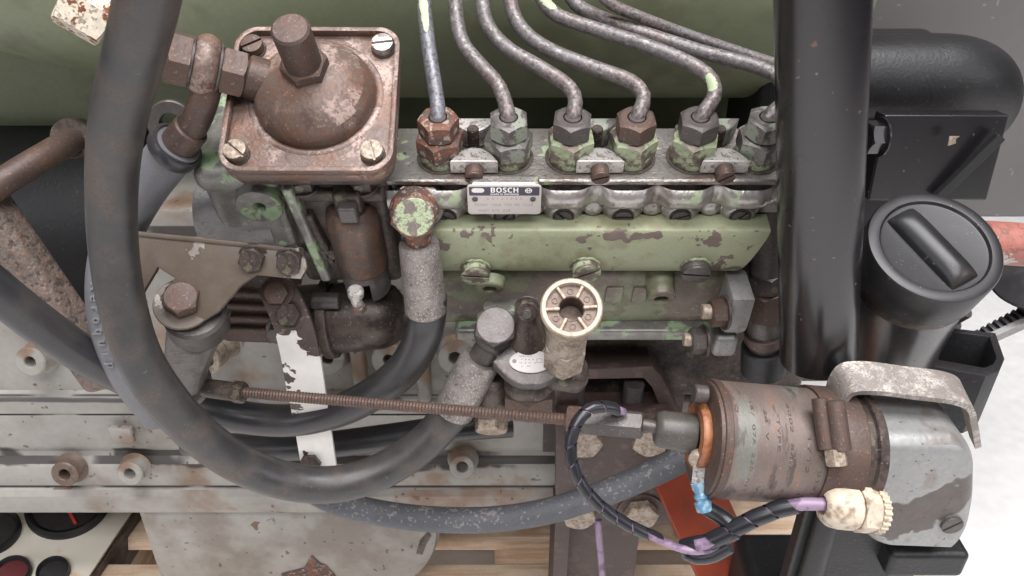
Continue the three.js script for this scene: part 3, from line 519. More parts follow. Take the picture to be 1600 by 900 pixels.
  // delivery valve holders with union nuts
  const holderMat = [M.rustOrange, M.nutSteel, M.nutGreen, M.nutGreen, M.nutGreen, M.nutSteel], nutMat = [M.rustOrange, M.nutSteel, M.darkSteel, M.rustBrown, M.darkSteel, M.nutSteel];
  NUTS.forEach((x, i) => {
    const at = new THREE.Matrix4().makeTranslation(x, 0, NZ), turn = [0.35, 0.2, 0.6, 0.75, 0.3, 0.5][i], up = [0.1, 0.55, 0.4, 0.6, 0.5, 0.2][i];
    const h = part(pump, 'valve_holder', pm(hexa(0.0142, 0.0125, 0.2, true).rotateY(turn).translate(0, 0.0055, 0).applyMatrix4(at)), holderMat[i], i ? undefined : 'heavily rusted orange valve holder');
    const notch = lathe([[0.0118, 0], [0.0125, 0.0005], [0.0125, 0.0070], [0.0118, 0.0075], [0, 0.0075]], 44);
    part(h, 'serrated_collar', pm(notch.applyMatrix4(at)), M.nutGreen);
    part(h, 'spigot', pm(rod(0.0098, 0.006, 0.001).translate(0, 0.0165, 0).applyMatrix4(at)), holderMat[i]);
    part(h, 'union_nut', pm(hexa(0.0118, 0.0118, 0.24, true, 0.0054).rotateY(up).translate(0, 0.0185, 0).applyMatrix4(at)), nutMat[i]);
    part(h, 'seat_recess', pm(ring(0.0128, 0.0146, 0.0006, 40, 0.0002).translate(0, 0.0001, 0).applyMatrix4(at)), M.grime);
  });
  // clamps between the holders, with slotted screws in front and studs behind
  [[741, 258], [937, 258], [1131, 258]].forEach(([px, py], i) => {
    const c = pfOn(px, 276, 'y', 0.001), w = 0.0136;
    const moon = () => { const s = new THREE.Shape(); s.moveTo(-w, 0); s.lineTo(w, 0); s.quadraticCurveTo(w * 0.55, 0.0118, 0, 0.0118); s.quadraticCurveTo(-w * 0.55, 0.0118, -w, 0); return s; };
    const cl = part(pump, 'clamp', pm(extrude(moon(), 0.0092, 0.0006, 20).rotateX(-Math.PI / 2).translate(c.x, 0.001, c.z - 0.003)), M.aluBright);
    part(cl, 'clamp_screw', pm(slotHead(0.0053, 0.007, 0.0016, 0.0014).rotateX(Math.PI / 2 + 0.15).rotateZ(i * 0.3).translate(c.x, 0.0035, c.z - 0.0035)), M.rustBrown);
    const st = []; for (let k = 0; k <= 18; k++) st.push([k % 2 ? 0.0036 : 0.0030, k * 0.0009]);
    part(pump, 'stud', pm(lathe([[0, 0], ...st, [0, 0.0165]], 18, 0.3).translate(c.x - 0.001, 0.0, c.z - 0.0245)), M.grime);
    const rear = part(pump, 'rear_clamp', pm(extrude(moon(), 0.0125, 0.0006, 20).rotateX(Math.PI / 2).translate(c.x - 0.001, 0.0135, c.z - 0.0365)), i === 0 ? M.aluBright : M.nutSteel);
  });
  // name plate
  const cvs = document.createElement('canvas'); cvs.width = 1024; cvs.height = 568; const k = cvs.getContext('2d');
  k.fillStyle = '#c3bbb6'; k.fillRect(0, 0, 1024, 568);
  const rr = rng(5); for (let i = 0; i < 2600; i++) { k.fillStyle = `rgba(${120 + rr() * 60},${100 + rr() * 50},${90 + rr() * 50},${rr() * 0.16})`; k.fillRect(rr() * 1024, rr() * 568, 2 + rr() * 9, 1 + rr() * 4); }
  k.fillStyle = '#454250'; k.beginPath(); k.roundRect(28, 34, 968, 166, 18); k.fill();
  k.fillStyle = '#e6e0dc'; k.beginPath(); k.roundRect(62, 56, 176, 88, 44); k.fill();
  k.fillStyle = '#f2eeea'; k.font = 'bold 132px sans-serif'; k.textBaseline = 'alphabetic'; k.textAlign = 'center'; k.fillText('BOSCH', 516, 142, 400);
  k.font = 'bold 46px sans-serif'; k.fillText('made in Germany', 516, 186, 400);
  k.beginPath(); k.arc(846, 104, 48, 0, 7); k.fill(); k.fillStyle = '#454250'; k.beginPath(); k.arc(846, 104, 36, 0, 7); k.fill(); k.fillStyle = '#e6e0dc'; k.fillRect(808, 96, 76, 16); k.fillRect(826, 74, 9, 60); k.fillRect(857, 74, 9, 60);
  k.fillStyle = 'rgba(96,82,80,0.62)'; k.font = '62px monospace'; k.textAlign = 'left'; k.fillText('0 4 1 2 7 4 6 0', 270, 282, 490); k.fillText('PES6P 100A 720 RS 7228', 96, 402, 840); k.fillText('0401 876 228', 150, 516, 470);
  const ptx = new THREE.CanvasTexture(cvs); ptx.colorSpace = THREE.SRGBColorSpace;
  const c = pfOn(788, 311, 'z', zf + 0.0075), pw = 0.0425, ph = 0.0225, pl = thingPlate(pw, ph);
  function thingPlate(w, h) { const g = extrude(roundRect(w, h, 0.0022), 0.0008, 0.0002, 8); const p = g.attributes.position, uv = g.attributes.uv; for (let i = 0; i < p.count; i++) uv.setXY(i, (p.getX(i) + w / 2) / w, (p.getY(i) + h / 2) / h); return g; }
  const plate = part(pump, 'name_plate', pm(pl.rotateX(-0.06).translate(c.x, c.y, c.z)), new THREE.MeshPhysicalMaterial({ map: ptx, roughness: 0.42, metalness: 0.15, side: THREE.DoubleSide }), 'pale metal name plate with dark lettered band');
  for (const sx of [-1, 1]) part(plate, 'drive_rivet', pm(lathe([[0.0017, 0], [0.0016, 0.0005], [0.0009, 0.0009], [0, 0.001]], 16).rotateX(Math.PI / 2).translate(c.x + sx * 0.0167 - 0.0002, c.y + 0.0008, c.z + 0.0008)), M.darkSteel);
  part(pump, 'plate_pad', pm(rbox(pw - 0.002, ph - 0.001, 0.010, 0.003, 3).translate(c.x, c.y, c.z - 0.0052)), M.alu);
}

// ------------------------------------------------------------------ injection pipes
{
  const top = [[687, 187], [791, 184], [889, 182], [993, 182], [1097, 183], [1198, 184]];
  const D = 0.446, base = NUTS.map((x) => PF(x, 0.022, NZ)), mouth = NUTS.map((x) => PF(x, 0.0300, NZ));
  const paths = [
    [[684, 165], [677, 120], [668, 60], [662, 0], [658, -60]],
    [[789, 160], [778, 132], [752, 103], [724, 68], [713, 25], [711, -60]],
    [[899, 155], [888, 135], [845, 106], [795, 77], [765, 45], [754, 10], [750, -60]],
    [[1006, 152], [990, 130], [920, 103], [855, 76], [818, 48], [800, 14], [792, -60]],
    [[1116, 150], [1112, 125], [1085, 103], [1000, 68], [920, 42], [868, 22], [846, -4], [838, -60]],
    [[1228, 150], [1215, 120], [1180, 104], [1100, 82], [1000, 50], [935, 26], [896, 2], [880, -60]],
  ];
  const say = ['straight zinc grey injection pipe with green paint, rising from the rusty orange union nut', 'grey injection pipe bending once above the second union nut, beside the straight pipe', 'speckled injection pipe rising from the third union nut', 'speckled injection pipe rising from the fourth union nut', 'injection pipe with pale green paint on its bend above the fifth union nut', 'longest injection pipe, running behind the black post'];
  paths.forEach((pp, i) => {
    const pts = [base[i], mouth[i].clone(), ...pp.map(([x, y], k) => P(x, y, D + 0.004 * k + (i === 5 ? 0.012 : 0)))];
    const n = 20 + i, wob = (s, a) => 0.00012 * (fbm((s * 8) % 1, a / 6.2832, 8, 3, 500 + i) - 0.5) * 2;
    const t = thing('injection_pipe', say[i], 'pipe', base[i].clone(), 'steel injection pipes from the pump');
    const pipe = part(t, 'steel_tube', tube(pts, 0.0043, { around: 18, wobble: wob }), i === 0 ? M.pipeBlue : M.pipe);
    part(t, 'pipe_collar', cylBetween(mouth[i].clone().addScaledVector(PY, -0.003), mouth[i].clone().addScaledVector(PY, 0.0008), 0.0052, 0.0047), M.darkSteel);
    const paint = (f0, f1, a0, a1, seed) => {                          // a flake of paint lying on the tube
      const c = curveOf(pts), N = 40, fr = c.computeFrenetFrames(200, false);
      const g = grid(N, 14, (s, q) => { const w = Math.sin(Math.PI * clamp(s)) ** 0.35, jag = 0.8 + 0.5 * (vn(s, q < 0.5 ? 0.1 : 0.7, 16, seed) - 0.5), f = f0 + (f1 - f0) * s, a = (a0 + a1) / 2 + (a1 - a0) * (q - 0.5) * w * jag, k = Math.round(f * 200), p = c.getPointAt(f); const e = 0.00452;
        return [p.addScaledVector(fr.normals[k], Math.cos(a) * e).addScaledVector(fr.binormals[k], Math.sin(a) * e), f * 0.3, a * e]; });
      g.computeVertexNormals(); part(pipe, 'paint_flake', g, M.greenChip);
    };
    const toAng = (f) => { const c = curveOf(pts), fr = c.computeFrenetFrames(200, false), k = Math.round(f * 200), e = EYE.clone().sub(c.getPointAt(f)); return Math.atan2(e.dot(fr.binormals[k]), e.dot(fr.normals[k])); };
    if (i === 0) { const a = toAng(0.7); paint(0.56, 0.99, a - 0.75, a + 0.6, 9); }
    if (i === 4) { const a = toAng(0.25); paint(0.14, 0.22, a - 0.7, a + 0.9, 12); const b = toAng(0.84); paint(0.78, 0.90, b - 0.4, b + 1.3, 14); }
  });
  single('return_pipe', tube([P(1300, 128, 0.5), P(1200, 96, 0.49), P(1080, 56, 0.48), P(1000, 26, 0.47), P(950, 3, 0.465), P(915, -40, 0.46)], 0.0034, { around: 16 }), M.pipe, 'thinnest steel pipe, lying just above the longest injection pipe', 'pipe');
}
// ------------------------------------------------------------------ sheet strip along a path
function ribbon(pts, across, width, thick, { seg = 60, smooth = true } = {}) {
  const c = smooth ? curveOf(pts) : null, n = seg;
  const at = (t) => (c ? c.getPointAt(t) : pts[Math.round(t * (pts.length - 1))]);
  const w = across.clone().normalize(), rows = [];
  for (let i = 0; i <= n; i++) { const t = i / n, p = at(t), q = at(Math.min(1, t + 0.01)).clone().sub(at(Math.max(0, t - 0.01))).normalize(), nn = q.clone().cross(w).normalize(); rows.push([p, nn, t]); }
  const len = c ? c.getLength() : 0.1, W = typeof width === 'function' ? width : () => width, cs = [[-0.5, -0.5], [0.5, -0.5], [0.5, 0.5], [-0.5, 0.5], [-0.5, -0.5]], cu = [0, 1, 1.1, 2.1, 2.2];
  const g = grid(4, n + 2, (s, t) => { const row = Math.round(t * (n + 2)), i = clamp(row - 1, 0, n), k = row === 0 || row === n + 2 ? 0.02 : 1, j = Math.round(s * 4), [p, nn, tt] = rows[i];
    return [p.clone().addScaledVector(w, cs[j][0] * W(tt) * k).addScaledVector(nn, cs[j][1] * thick * k), tt * len, cu[j] * W(tt)]; });
  return crease(g, 0.5);
}
function threaded(a, b, r, pitch, deep, seg = 16) {
  const d = b.clone().sub(a), L = d.length(), n = Math.round(L / pitch), pr = [[0, 0]];
  for (let i = 0; i <= n * 2; i++) pr.push([i % 2 ? r : r - deep, (i / (2 * n)) * L]);
  pr.push([0, L]);
  return lathe(pr, seg, 0.3).applyMatrix4(frame(a, d, V(0, 0, -1)));
}
function bolt(parent, name, at, axis, r, h, m, { washer = 0, wm = m, turn = 0 } = {}) { // hexagon head, sub-part washer
  const f = frame(at, axis, Math.abs(axis.x) > 0.8 * axis.length() ? V(0, 0, -1) : RIGHT);
  const b = part(parent, name, hexa(r, h, 0.1).rotateY(turn).applyMatrix4(f), m);
  if (washer) part(b, 'washer', ring(r * 0.4, r * washer, 0.0016).translate(0, -0.0012, 0).applyMatrix4(f), wm);
  return b;
}

// ------------------------------------------------------------------ boost compensator (rusty diaphragm cover) on the governor
const LC = P(490, 158, 0.435), LA = vdir(490, 158, -0.145, 0.575, 0.80), LM = frame(LC, LA);
{
  const t = thing('diaphragm_cover', 'square rusty diaphragm cover with dome and tall threaded cap', 'valve cover', LC.clone()), lm = (g) => g.applyMatrix4(LM);
  const hw = 0.0465, sh = roundRect(hw * 2, hw * 2, 0.013);
  const plate = part(t, 'flange', lm(extrude(sh, 0.007, 0.001, 10).rotateX(-Math.PI / 2).translate(0, -0.007, 0)), M.rustCover);
  const lip = roundRect(hw * 2, hw * 2, 0.013); lip.holes.push(roundRect(hw * 2 - 0.006, hw * 2 - 0.006, 0.0105));
  part(plate, 'raised_rim', lm(extrude(lip, 0.0055, 0.0007, 10).rotateX(-Math.PI / 2).translate(0, -0.0005, 0)), M.rustCover);
  part(t, 'under_flange', lm(extrude(roundRect(hw * 2 - 0.003, hw * 2 - 0.003, 0.012), 0.006, 0.0008, 10).rotateX(-Math.PI / 2).translate(0, -0.0135, 0)), M.grime);
  const dp = []; for (let i = 0; i <= 16; i++) { const a = (i / 16) * Math.PI / 2; dp.push([0.0335 * Math.cos(a) ** 0.9, 0.0215 * Math.sin(a)]); } dp[16][0] = 0;
  const wobble = boxUV(lathe([[0.0375, 0], [0.0355, 0.0012], ...dp], 56, 1.2)); part(t, 'dome', lm(wobble.translate(0.001, 0, -0.003)), M.rustCover);
  const cap = part(t, 'threaded_cap', lm(lathe([[0, 0], [0.0098, 0], [0.0098, 0.026], [0.0086, 0.0272], [0, 0.0275]], 36).translate(0.0, 0.026, -0.006)), M.rustBrown);
  part(cap, 'lock_nut', lm(hexa(0.0128, 0.009, 0.1, true).rotateY(0.3).translate(0, 0.0185, -0.006)), M.rustBrown);
  part(cap, 'seal_ring', lm(ring(0.005, 0.0122, 0.0025).translate(0, 0.0170, -0.006)), M.grime);
  [[-0.0365, -0.034, M.rustBrown, 0.5], [0.0365, -0.035, M.aluBright, 0.15], [-0.0375, 0.034, M.cream, -0.7], [0.035, 0.034, M.boltPale, 1.9]].forEach(([x, z, m, a]) => {
    const sc = part(t, 'slotted_screw', lm(slotHead(0.0060, 0.0052, 0.0014, 0.0016).rotateY(a).translate(x, 0.0012, z)), m === M.cream ? M.boltPale : m);
    part(sc, 'washer', lm(ring(0.003, 0.0068, 0.0014).translate(x, -0.0002, z)), M.grime);
  });
  // flakes of old green paint beside the dome
  const flake = (px, py, w, h, d, seed) => { const r = rng(seed), pts = []; for (let i = 0; i < 11; i++) { const a = i / 11 * 6.283, q = 0.6 + r() * 0.7; pts.push([Math.cos(a) * w * q, Math.sin(a) * h * q]); } return extrude(poly(pts), 0.0004, 0.0001).applyMatrix4(new THREE.Matrix4().lookAt(EYE, P(px, py, d), V(0, 1, 0)).setPosition(P(px, py, d))); };
  // air inlet on the left of the dome
  const a = P(412, 128, 0.432), b = P(384, 118, 0.429), e = P(344, 108, 0.424), f = P(301, 97, 0.418), h = P(268, 88, 0.413), ax = h.clone().sub(a).normalize();
  const inlet = part(t, 'inlet_stub', cylBetween(a.clone().addScaledVector(ax, -0.012), b, 0.0125, 0.0118), M.rustBrown);
  const along = (p, q, g) => g.applyMatrix4(frame(p, q.clone().sub(p), V(0, 0, -1)));
  part(inlet, 'hexagon', along(b, e, hexa(0.0136, e.distanceTo(b), 0.1, true).rotateY(0.35)), M.rustBrown);
}
{ // banjo elbow with the boost hose
  const t = thing('banjo_elbow', 'rusty banjo fitting with bent pipe beside the diaphragm cover', 'pipe fitting', P(325, 112, 0.421));
  const b = P(384, 118, 0.429), e = P(344, 108, 0.424), f = P(301, 97, 0.418), h = P(266, 88, 0.413), ax = h.clone().sub(e).normalize(), mid = e.clone().lerp(f, 0.5);
  const at = (p, g) => g.applyMatrix4(frame(p, ax, V(0, 0, -1)));
  part(t, 'copper_washer', at(e, ring(0.007, 0.0135, 0.0018)), M.darkSteel);
  const L = f.distanceTo(e), eye = [[0.008, 0.0018]]; for (let i = 0; i <= 12; i++) { const a = -0.95 + 1.9 * i / 12; eye.push([0.0166 * Math.cos(a * 0.62), 0.0018 + (L - 0.002) * (i / 12)]); } eye.push([0.008, L]);
  part(t, 'banjo_eye', at(e, lathe(eye, 40, 1.0)), M.rustCover);
  part(t, 'copper_washer', at(f, ring(0.007, 0.0133, 0.0018)), M.darkSteel);
  const bh = part(t, 'banjo_bolt', at(f.clone().addScaledVector(ax, 0.0016), hexa(0.0148, 0.0115, 0.12).rotateY(0.25)), M.rustBrown);
  const bend = [mid.clone(), P(322, 140, 0.424), P(313, 172, 0.428), P(300, 200, 0.434), P(283, 220, 0.44)];
  part(t, 'bent_pipe', tube(bend, 0.0078, { around: 24 }), M.rustBrown);
  const q0 = P(300, 200, 0.4345), q1 = P(268, 238, 0.444);
  part(t, 'pipe_bead', cylBetween(q0, q0.clone().lerp(q1, 0.7), 0.0098, 0.0098), M.rustBrown);
}
{
  const t = thing('boost_hose', 'grey rubber boost hose with black band under the banjo fitting', 'hose', P(205, 330, 0.48));
  const p0 = P(279, 224, 0.441), p1 = P(250, 262, 0.452), p2 = P(222, 300, 0.462), p3 = P(195, 350, 0.475), p4 = P(180, 420, 0.5);
  part(t, 'hose_wall', tube([p0, p1, p2, p3, p4], 0.0128, { around: 30 }), M.hoseGrey);
  const u = P(279, 226, 0.441), w = P(264, 241, 0.4455);
  part(t, 'clamp_band', lathe([[0.0128, 0], [0.0146, 0], [0.0148, 0.0004], [0.0148, 0.0068], [0.0146, 0.0072], [0.0128, 0.0072]], 40).applyMatrix4(frame(u, w.clone().sub(u))), M.hoseDark);
}

// ------------------------------------------------------------------ governor housing left of the pump
const gov = thing('governor_housing', 'dirty green and brown governor housing bolted to the pump end', 'governor', PF(-0.11, -0.13, -0.03));
{
  const pm = (g) => g.applyMatrix4(PM), X = (px, py, z) => pfOn(px, py, 'z', z).x;
  // light casting below the diaphragm cover
  const hx0 = X(322, 300, -0.02), hx1 = X(452, 300, -0.02);
  part(gov, 'upper_casting', pm(rbox(hx1 - hx0, 0.075, 0.075, 0.009, 4).translate((hx0 + hx1) / 2, -0.030, -0.052)), M.govGreen);
  part(gov, 'casting_shelf', pm(rbox(hx1 - hx0 + 0.002, 0.020, 0.082, 0.009, 4).translate((hx0 + hx1) / 2, -0.002, -0.050)), M.govGreen);
  const bc = pfOn(404, 322, 'z', -0.004);
  part(gov, 'side_boss', pm(lathe([[0.0145, 0], [0.0140, 0.022], [0.013, 0.0235], [0.0042, 0.0235], [0.0036, 0.0225], [0.0036, 0.010], [0, 0.010]], 36).rotateX(Math.PI / 2 + 0.05).translate(bc.x, bc.y, bc.z - 0.0235)), M.govGreen);
  const lc = pfOn(355, 345, 'z', -0.022); part(gov, 'lower_barrel', pm(lathe([[0, 0], [0.021, 0.002], [0.023, 0.01], [0.023, 0.05], [0, 0.05]], 36).rotateZ(-Math.PI / 2).translate(lc.x - 0.021, lc.y - 0.006, lc.z - 0.014)), M.aluGrey);
  // dark cover
  const cx0 = X(447, 350, -0.006), cx1 = X(614, 350, -0.006);
  part(gov, 'cover', pm(rbox(cx1 - cx0, 0.092, 0.06, 0.006, 3).translate((cx0 + cx1) / 2, -0.044, -0.037)), M.grime);
  const tf = part(gov, 'top_flange', pm(rbox(cx1 - cx0 - 0.004, 0.009, 0.05, 0.003, 3).translate((cx0 + cx1) / 2 + 0.001, -0.006, -0.028)), M.grime);
  for (const px of [475, 566]) { const c = pfOn(px, 288, 'y', -0.0015); bolt(gov, 'cover_bolt', PF(c.x, -0.0015, c.z), PY, 0.0088, 0.007, M.grime, { washer: 1.12, turn: 0.2 }); }
  // ribs on the cover's front
  const r0 = PF(...pfOn(449, 285, 'z', -0.004)), r1 = PF(...pfOn(512, 430, 'z', -0.004));
  part(gov, 'rib', (() => { const d = r1.clone().sub(r0), L = d.length(); return rbox(0.0062, L, 0.012, 0.002).translate(0, L / 2, 0).applyMatrix4(frame(r0, d)); })(), M.govGreen);
  const r2 = PF(...pfOn(482, 330, 'z', -0.006)), r3 = PF(...pfOn(520, 405, 'z', -0.006));
  part(gov, 'rib', (() => { const d = r3.clone().sub(r2), L = d.length(); return rbox(0.005, L, 0.010, 0.002).translate(0, L / 2, 0).applyMatrix4(frame(r2, d)); })(), M.grime);
  const ls = pfOn(515, 395, 'z', -0.004); part(gov, 'ledge', pm(rbox(0.035, 0.008, 0.014, 0.001).translate(ls.x, ls.y, ls.z - 0.004)), M.grime);
  // spring capsule with square plug and forked end
  const c0 = pfOn(566, 422, 'z', 0.0), top = pfOn(566, 336, 'z', -0.004), r = 0.0163, ct = PF(c0.x, c0.y, -0.006), axis = PY.clone();
  const cl = top.y - c0.y + 0.006;
  const cap = part(gov, 'spring_capsule', lathe([[0, 0], [r - 0.003, 0], [r - 0.0008, 0.0008], [r, 0.003], [r, cl - 0.012], [r * 0.93, cl - 0.004], [r * 0.7, cl], [0, cl + 0.001]], 44, 0.7).applyMatrix4(frame(ct, axis)), M.grimeWarm);
  const pl = pfOn(543, 340, 'z', 0.009); part(cap, 'square_plug', pm(rbox(0.0115, 0.012, 0.012, 0.0022, 4).translate(pl.x, pl.y, pl.z - 0.006)), M.darkSteel);
  part(cap, 'plug_boss', pm(rbox(0.0165, 0.016, 0.012, 0.003, 4).translate(pl.x - 0.0004, pl.y + 0.003, pl.z - 0.0125)), M.grime);
  // fork: a collar with two prongs
  const fs = new THREE.Shape(), N = 40, gap = 0.33, Ro = 0.0150, Ri = 0.0105, th = (k) => Math.PI / 2 * 3 + gap + k * (2 * Math.PI - 2 * gap);
  for (let i = 0; i <= N; i++) { const a = th(i / N); fs[i ? 'lineTo' : 'moveTo'](Ro * Math.cos(a), Ro * Math.sin(a)); } for (let i = N; i >= 0; i--) { const a = th(i / N); fs.lineTo(Ri * Math.cos(a), Ri * Math.sin(a)); } fs.closePath();
  const fk = part(gov, 'forked_cap', extrude(fs, 0.019, 0.0012).rotateX(-Math.PI / 2).translate(0, -0.0235, 0).applyMatrix4(frame(ct, axis)), M.darkSteel);
  part(fk, 'collar', ring(0.009, 0.0152, 0.006).translate(0, -0.0055, 0).applyMatrix4(frame(ct, axis)), M.darkSteel);
  const bx = P(556, 462, 0.473); part(fk, 'adjusting_bolt', merge([rod(0.0048, 0.006, 0.001).applyMatrix4(frame(bx, V(0.1, 0.8, 0.3))), rod(0.0033, 0.012, 0.0006).applyMatrix4(frame(bx.clone().add(V(0.001, -0.009, 0.0)), V(-0.1, 0.9, 0.2)))]), M.aluBright);
  part(fk, 'adjusting_nut', hexa(0.0046, 0.0045, 0.1, true).applyMatrix4(frame(bx.clone().add(V(0.0015, -0.010, 0.001)), V(-0.1, 0.9, 0.2))), M.rustBrown);
  // round regulator housing under the capsule
  const w0 = P(470, 500, 0.552), w1 = P(632, 490, 0.548), wd = w1.clone().sub(w0), wl = wd.length(), fw = frame(w0, wd, V(0, 0, -1));
  part(gov, 'round_housing', lathe([[0, 0], [0.024, 0], [0.0245, 0.002], [0.0245, wl * 0.55], [0.0235, wl * 0.8], [0.020, wl * 0.92], [0.012, wl], [0, wl]], 44, 0.7).applyMatrix4(fw), M.grime);
  part(gov, 'housing_flange', lathe([[0.02, 0], [0.0278, 0], [0.0284, 0.0008], [0.0284, 0.0062], [0.0278, 0.007], [0.02, 0.007]], 44).translate(0, 0.018, 0).applyMatrix4(fw), M.grime);
  const hb = P(488, 470, 0.522); part(gov, 'stop_screw', cylBetween(hb, hb.clone().add(V(0.018, 0, 0)), 0.0055, 0.0055), M.darkSteel);
  // ribbed brown casting left of it
  const rb = P(395, 470, 0.565), rc = part(gov, 'ribbed_casting', rbox(0.046, 0.058, 0.03, 0.005, 3).applyMatrix4(frame(rb, V(0.05, 1, 0.1))), M.rustBrown);
  for (let k = 0; k < 4; k++) part(rc, 'rib', rbox(0.05, 0.005, 0.036, 0.0015).translate(0, 0.020 - k * 0.011, 0.001).applyMatrix4(frame(rb, V(0.05, 1, 0.1))), M.rustBrown);
  bolt(rc, 'hexagon_bolt', P(436, 516, 0.545), V(-0.1, -0.1, 1), 0.0075, 0.007, M.darkSteel, { washer: 1.25 });
}

// ------------------------------------------------------------------ bracket plate, lever, strap
{
  const t = thing('bracket_plate', 'brown peeling steel bracket plate carrying the throttle lever pivot', 'bracket', P(290, 500, 0.47));
  const n = vdir(330, 410, 0.0, 0.05, 1), m = frame(P(330, 410, 0.462), UPV, RIGHT); // sheet in a plane across the line of sight
  const inv = m.clone().invert(), pl = (px, py) => { const o = EYE.clone().applyMatrix4(inv), r = EYE.clone().add(ray(px, py)).applyMatrix4(inv).sub(o), q = o.addScaledVector(r, -o.z / r.z); return [q.x, q.y]; };
  const outline = [[205, 366], [214, 361], [462, 388], [476, 398], [480, 418], [470, 436], [440, 434], [400, 430], [376, 446], [340, 488], [312, 505], [285, 507], [262, 500], [248, 482], [250, 462], [266, 446], [272, 434], [246, 418], [226, 452], [214, 474], [204, 440]];
  const sheet = part(t, 'sheet', extrude(poly(outline.map(([x, y]) => pl(x, y))), 0.0042, 0.0008).translate(0, 0, -0.0042).applyMatrix4(m), M.bracket);
  const a = P(207, 365, 0.4605), b = P(468, 391, 0.4605); const d = b.clone().sub(a), L = d.length();
  part(sheet, 'folded_edge', rbox(L, 0.0034, 0.0115, 0.0014, 3).applyMatrix4(new THREE.Matrix4().makeBasis(d.clone().normalize(), UPV, d.clone().normalize().cross(UPV)).setPosition(a.clone().lerp(b, 0.5).addScaledVector(FWD, 0.006).addScaledVector(UPV, 0.0002))), M.bracket);
  bolt(t, 'hexagon_bolt', P(396, 404, 0.463), V(0, 0.35, 1).normalize(), 0.0075, 0.0065, M.grime, { washer: 1.25, turn: 0.2 });
  bolt(t, 'hexagon_bolt', P(454, 408, 0.463), V(0, 0.35, 1).normalize(), 0.0075, 0.0065, M.grime, { washer: 1.25, turn: 0.4 });
}
{
  const t = thing('throttle_lever', 'worn grey cast lever hanging from a large pivot bolt', 'lever', P(285, 610, 0.515));
  const ax = vdir(285, 465, -0.05, 0.45, 0.85), pv = P(287, 476, 0.466);
  part(t, 'pivot_barrel', rod(0.0185, 0.022, 0.002, 40).translate(0, -0.024, 0).applyMatrix4(frame(pv.clone().add(V(0.005, -0.003, 0)), ax)), M.darkSteel);
  part(t, 'pivot_washer', ring(0.006, 0.0168, 0.0022, 40).applyMatrix4(frame(pv, ax)), M.bracket);
  bolt(t, 'pivot_bolt', pv.clone().addScaledVector(ax, 0.0035), ax, 0.0108, 0.008, M.rustBrown, { turn: 0.5 });
  // arm: thick curved bar
  const pts = [P(312, 496, 0.482), P(303, 535, 0.492), P(294, 572, 0.503), P(288, 606, 0.512)];
  const c = curveOf(pts), fr = [], N = 40, wdir = V(1, 0.12, 0.1).normalize();
  const w = (t2) => 0.0155 + 0.003 * Math.cos(t2 * 3.0), th = (t2) => 0.010;
  const arm = grid(28, N + 2, (s, q) => { const row = Math.round(q * (N + 2)), i = clamp(row - 1, 0, N) / N, k = row === 0 || row === N + 2 ? 0.02 : 1, p = c.getPointAt(i), tg = c.getTangentAt(i), nn = tg.clone().cross(wdir).normalize(), a = s * 2 * Math.PI, ca = Math.cos(a), sa = Math.sin(a), e = 0.45; const X = Math.sign(ca) * Math.abs(ca) ** e * w(i) * k, Z = Math.sign(sa) * Math.abs(sa) ** e * th(i) * k; return [p.clone().addScaledVector(wdir, X).addScaledVector(nn, Z), s * 0.08, i * 0.06]; });
  part(t, 'arm', crease(arm, 0.9), M.leverGrey);
  part(t, 'end_eye', rod(0.0165, 0.016, 0.003, 36).translate(0, -0.008, 0).applyMatrix4(frame(P(288, 598, 0.517), V(0.25, 0.35, 1))), M.darkSteel);
}
{
  const t = thing('painted_strap', 'dark steel strap with large flakes of white paint', 'strap', P(500, 740, 0.63));
  const c = P(455, 440, 0.52), e = P(490, 745, 0.60);
  part(t, 'strip', ribbon([P(424, 436, 0.502), P(434, 452, 0.499), P(456, 500, 0.508), P(468, 545, 0.521), P(479, 610, 0.545), P(488, 660, 0.59), P(500, 735, 0.62)], RIGHT, (q) => 0.0255 + 0.002 * q, 0.003, { seg: 50 }), M.strapWhite);
  part(t, 'folded_lip', rbox(0.03, 0.003, 0.014, 0.001).applyMatrix4(frame(P(436, 434, 0.506), V(0, 1, 0.3))), M.rustBrown);
  bolt(t, 'hexagon_bolt', P(433, 456, 0.497), V(0.05, 0.5, 1), 0.0078, 0.006, M.rustBrown, { washer: 1.3 });
  bolt(t, 'hexagon_bolt', P(452, 490, 0.504), V(0.05, 0.5, 1), 0.0078, 0.006, M.grime, { washer: 1.3 });
  bolt(t, 'hexagon_bolt', P(486, 722, 0.614), V(0.05, 0.5, 1), 0.0085, 0.008, M.grime);
}
{
  const t = thing('throttle_rod', 'long rusty threaded rod linking the lever to the solenoid plunger', 'linkage', P(640, 640, 0.5));
  const a = P(378, 613, 0.512), b = P(892, 656, 0.466), ax = b.clone().sub(a).normalize(), at = (p, g) => g.applyMatrix4(frame(p, ax, V(0, 0, -1)));
  part(t, 'threaded_bar', threaded(a, b, 0.0037, 0.0021, 0.00055), M.rustBrown);
  const k0 = P(300, 603, 0.518), k1 = P(366, 612, 0.513);
  part(t, 'rod_end', cylBetween(k0, k1, 0.0062, 0.0062), M.grime);
  part(t, 'lock_nut', hexa(0.0074, 0.0072, 0.1, true).applyMatrix4(frame(k1, ax, V(0, 0, -1))), M.grime);
  const c0 = P(886, 655, 0.4665), c1 = P(910, 657, 0.4645), c2 = P(1004, 664, 0.457), c3 = P(1028, 668, 0.455);
  part(t, 'coupling_nut', at(c0, hexa(0.0082, c1.distanceTo(c0), 0.1, true)), M.rustBrown);
  part(t, 'hexagon_sleeve', at(c1, hexa(0.0082, c2.distanceTo(c1), 0.1, true).rotateY(0.5)), M.darkSteel);
  part(t, 'plunger_neck', cylBetween(c2, c3, 0.0038, 0.0038), M.darkSteel);
}
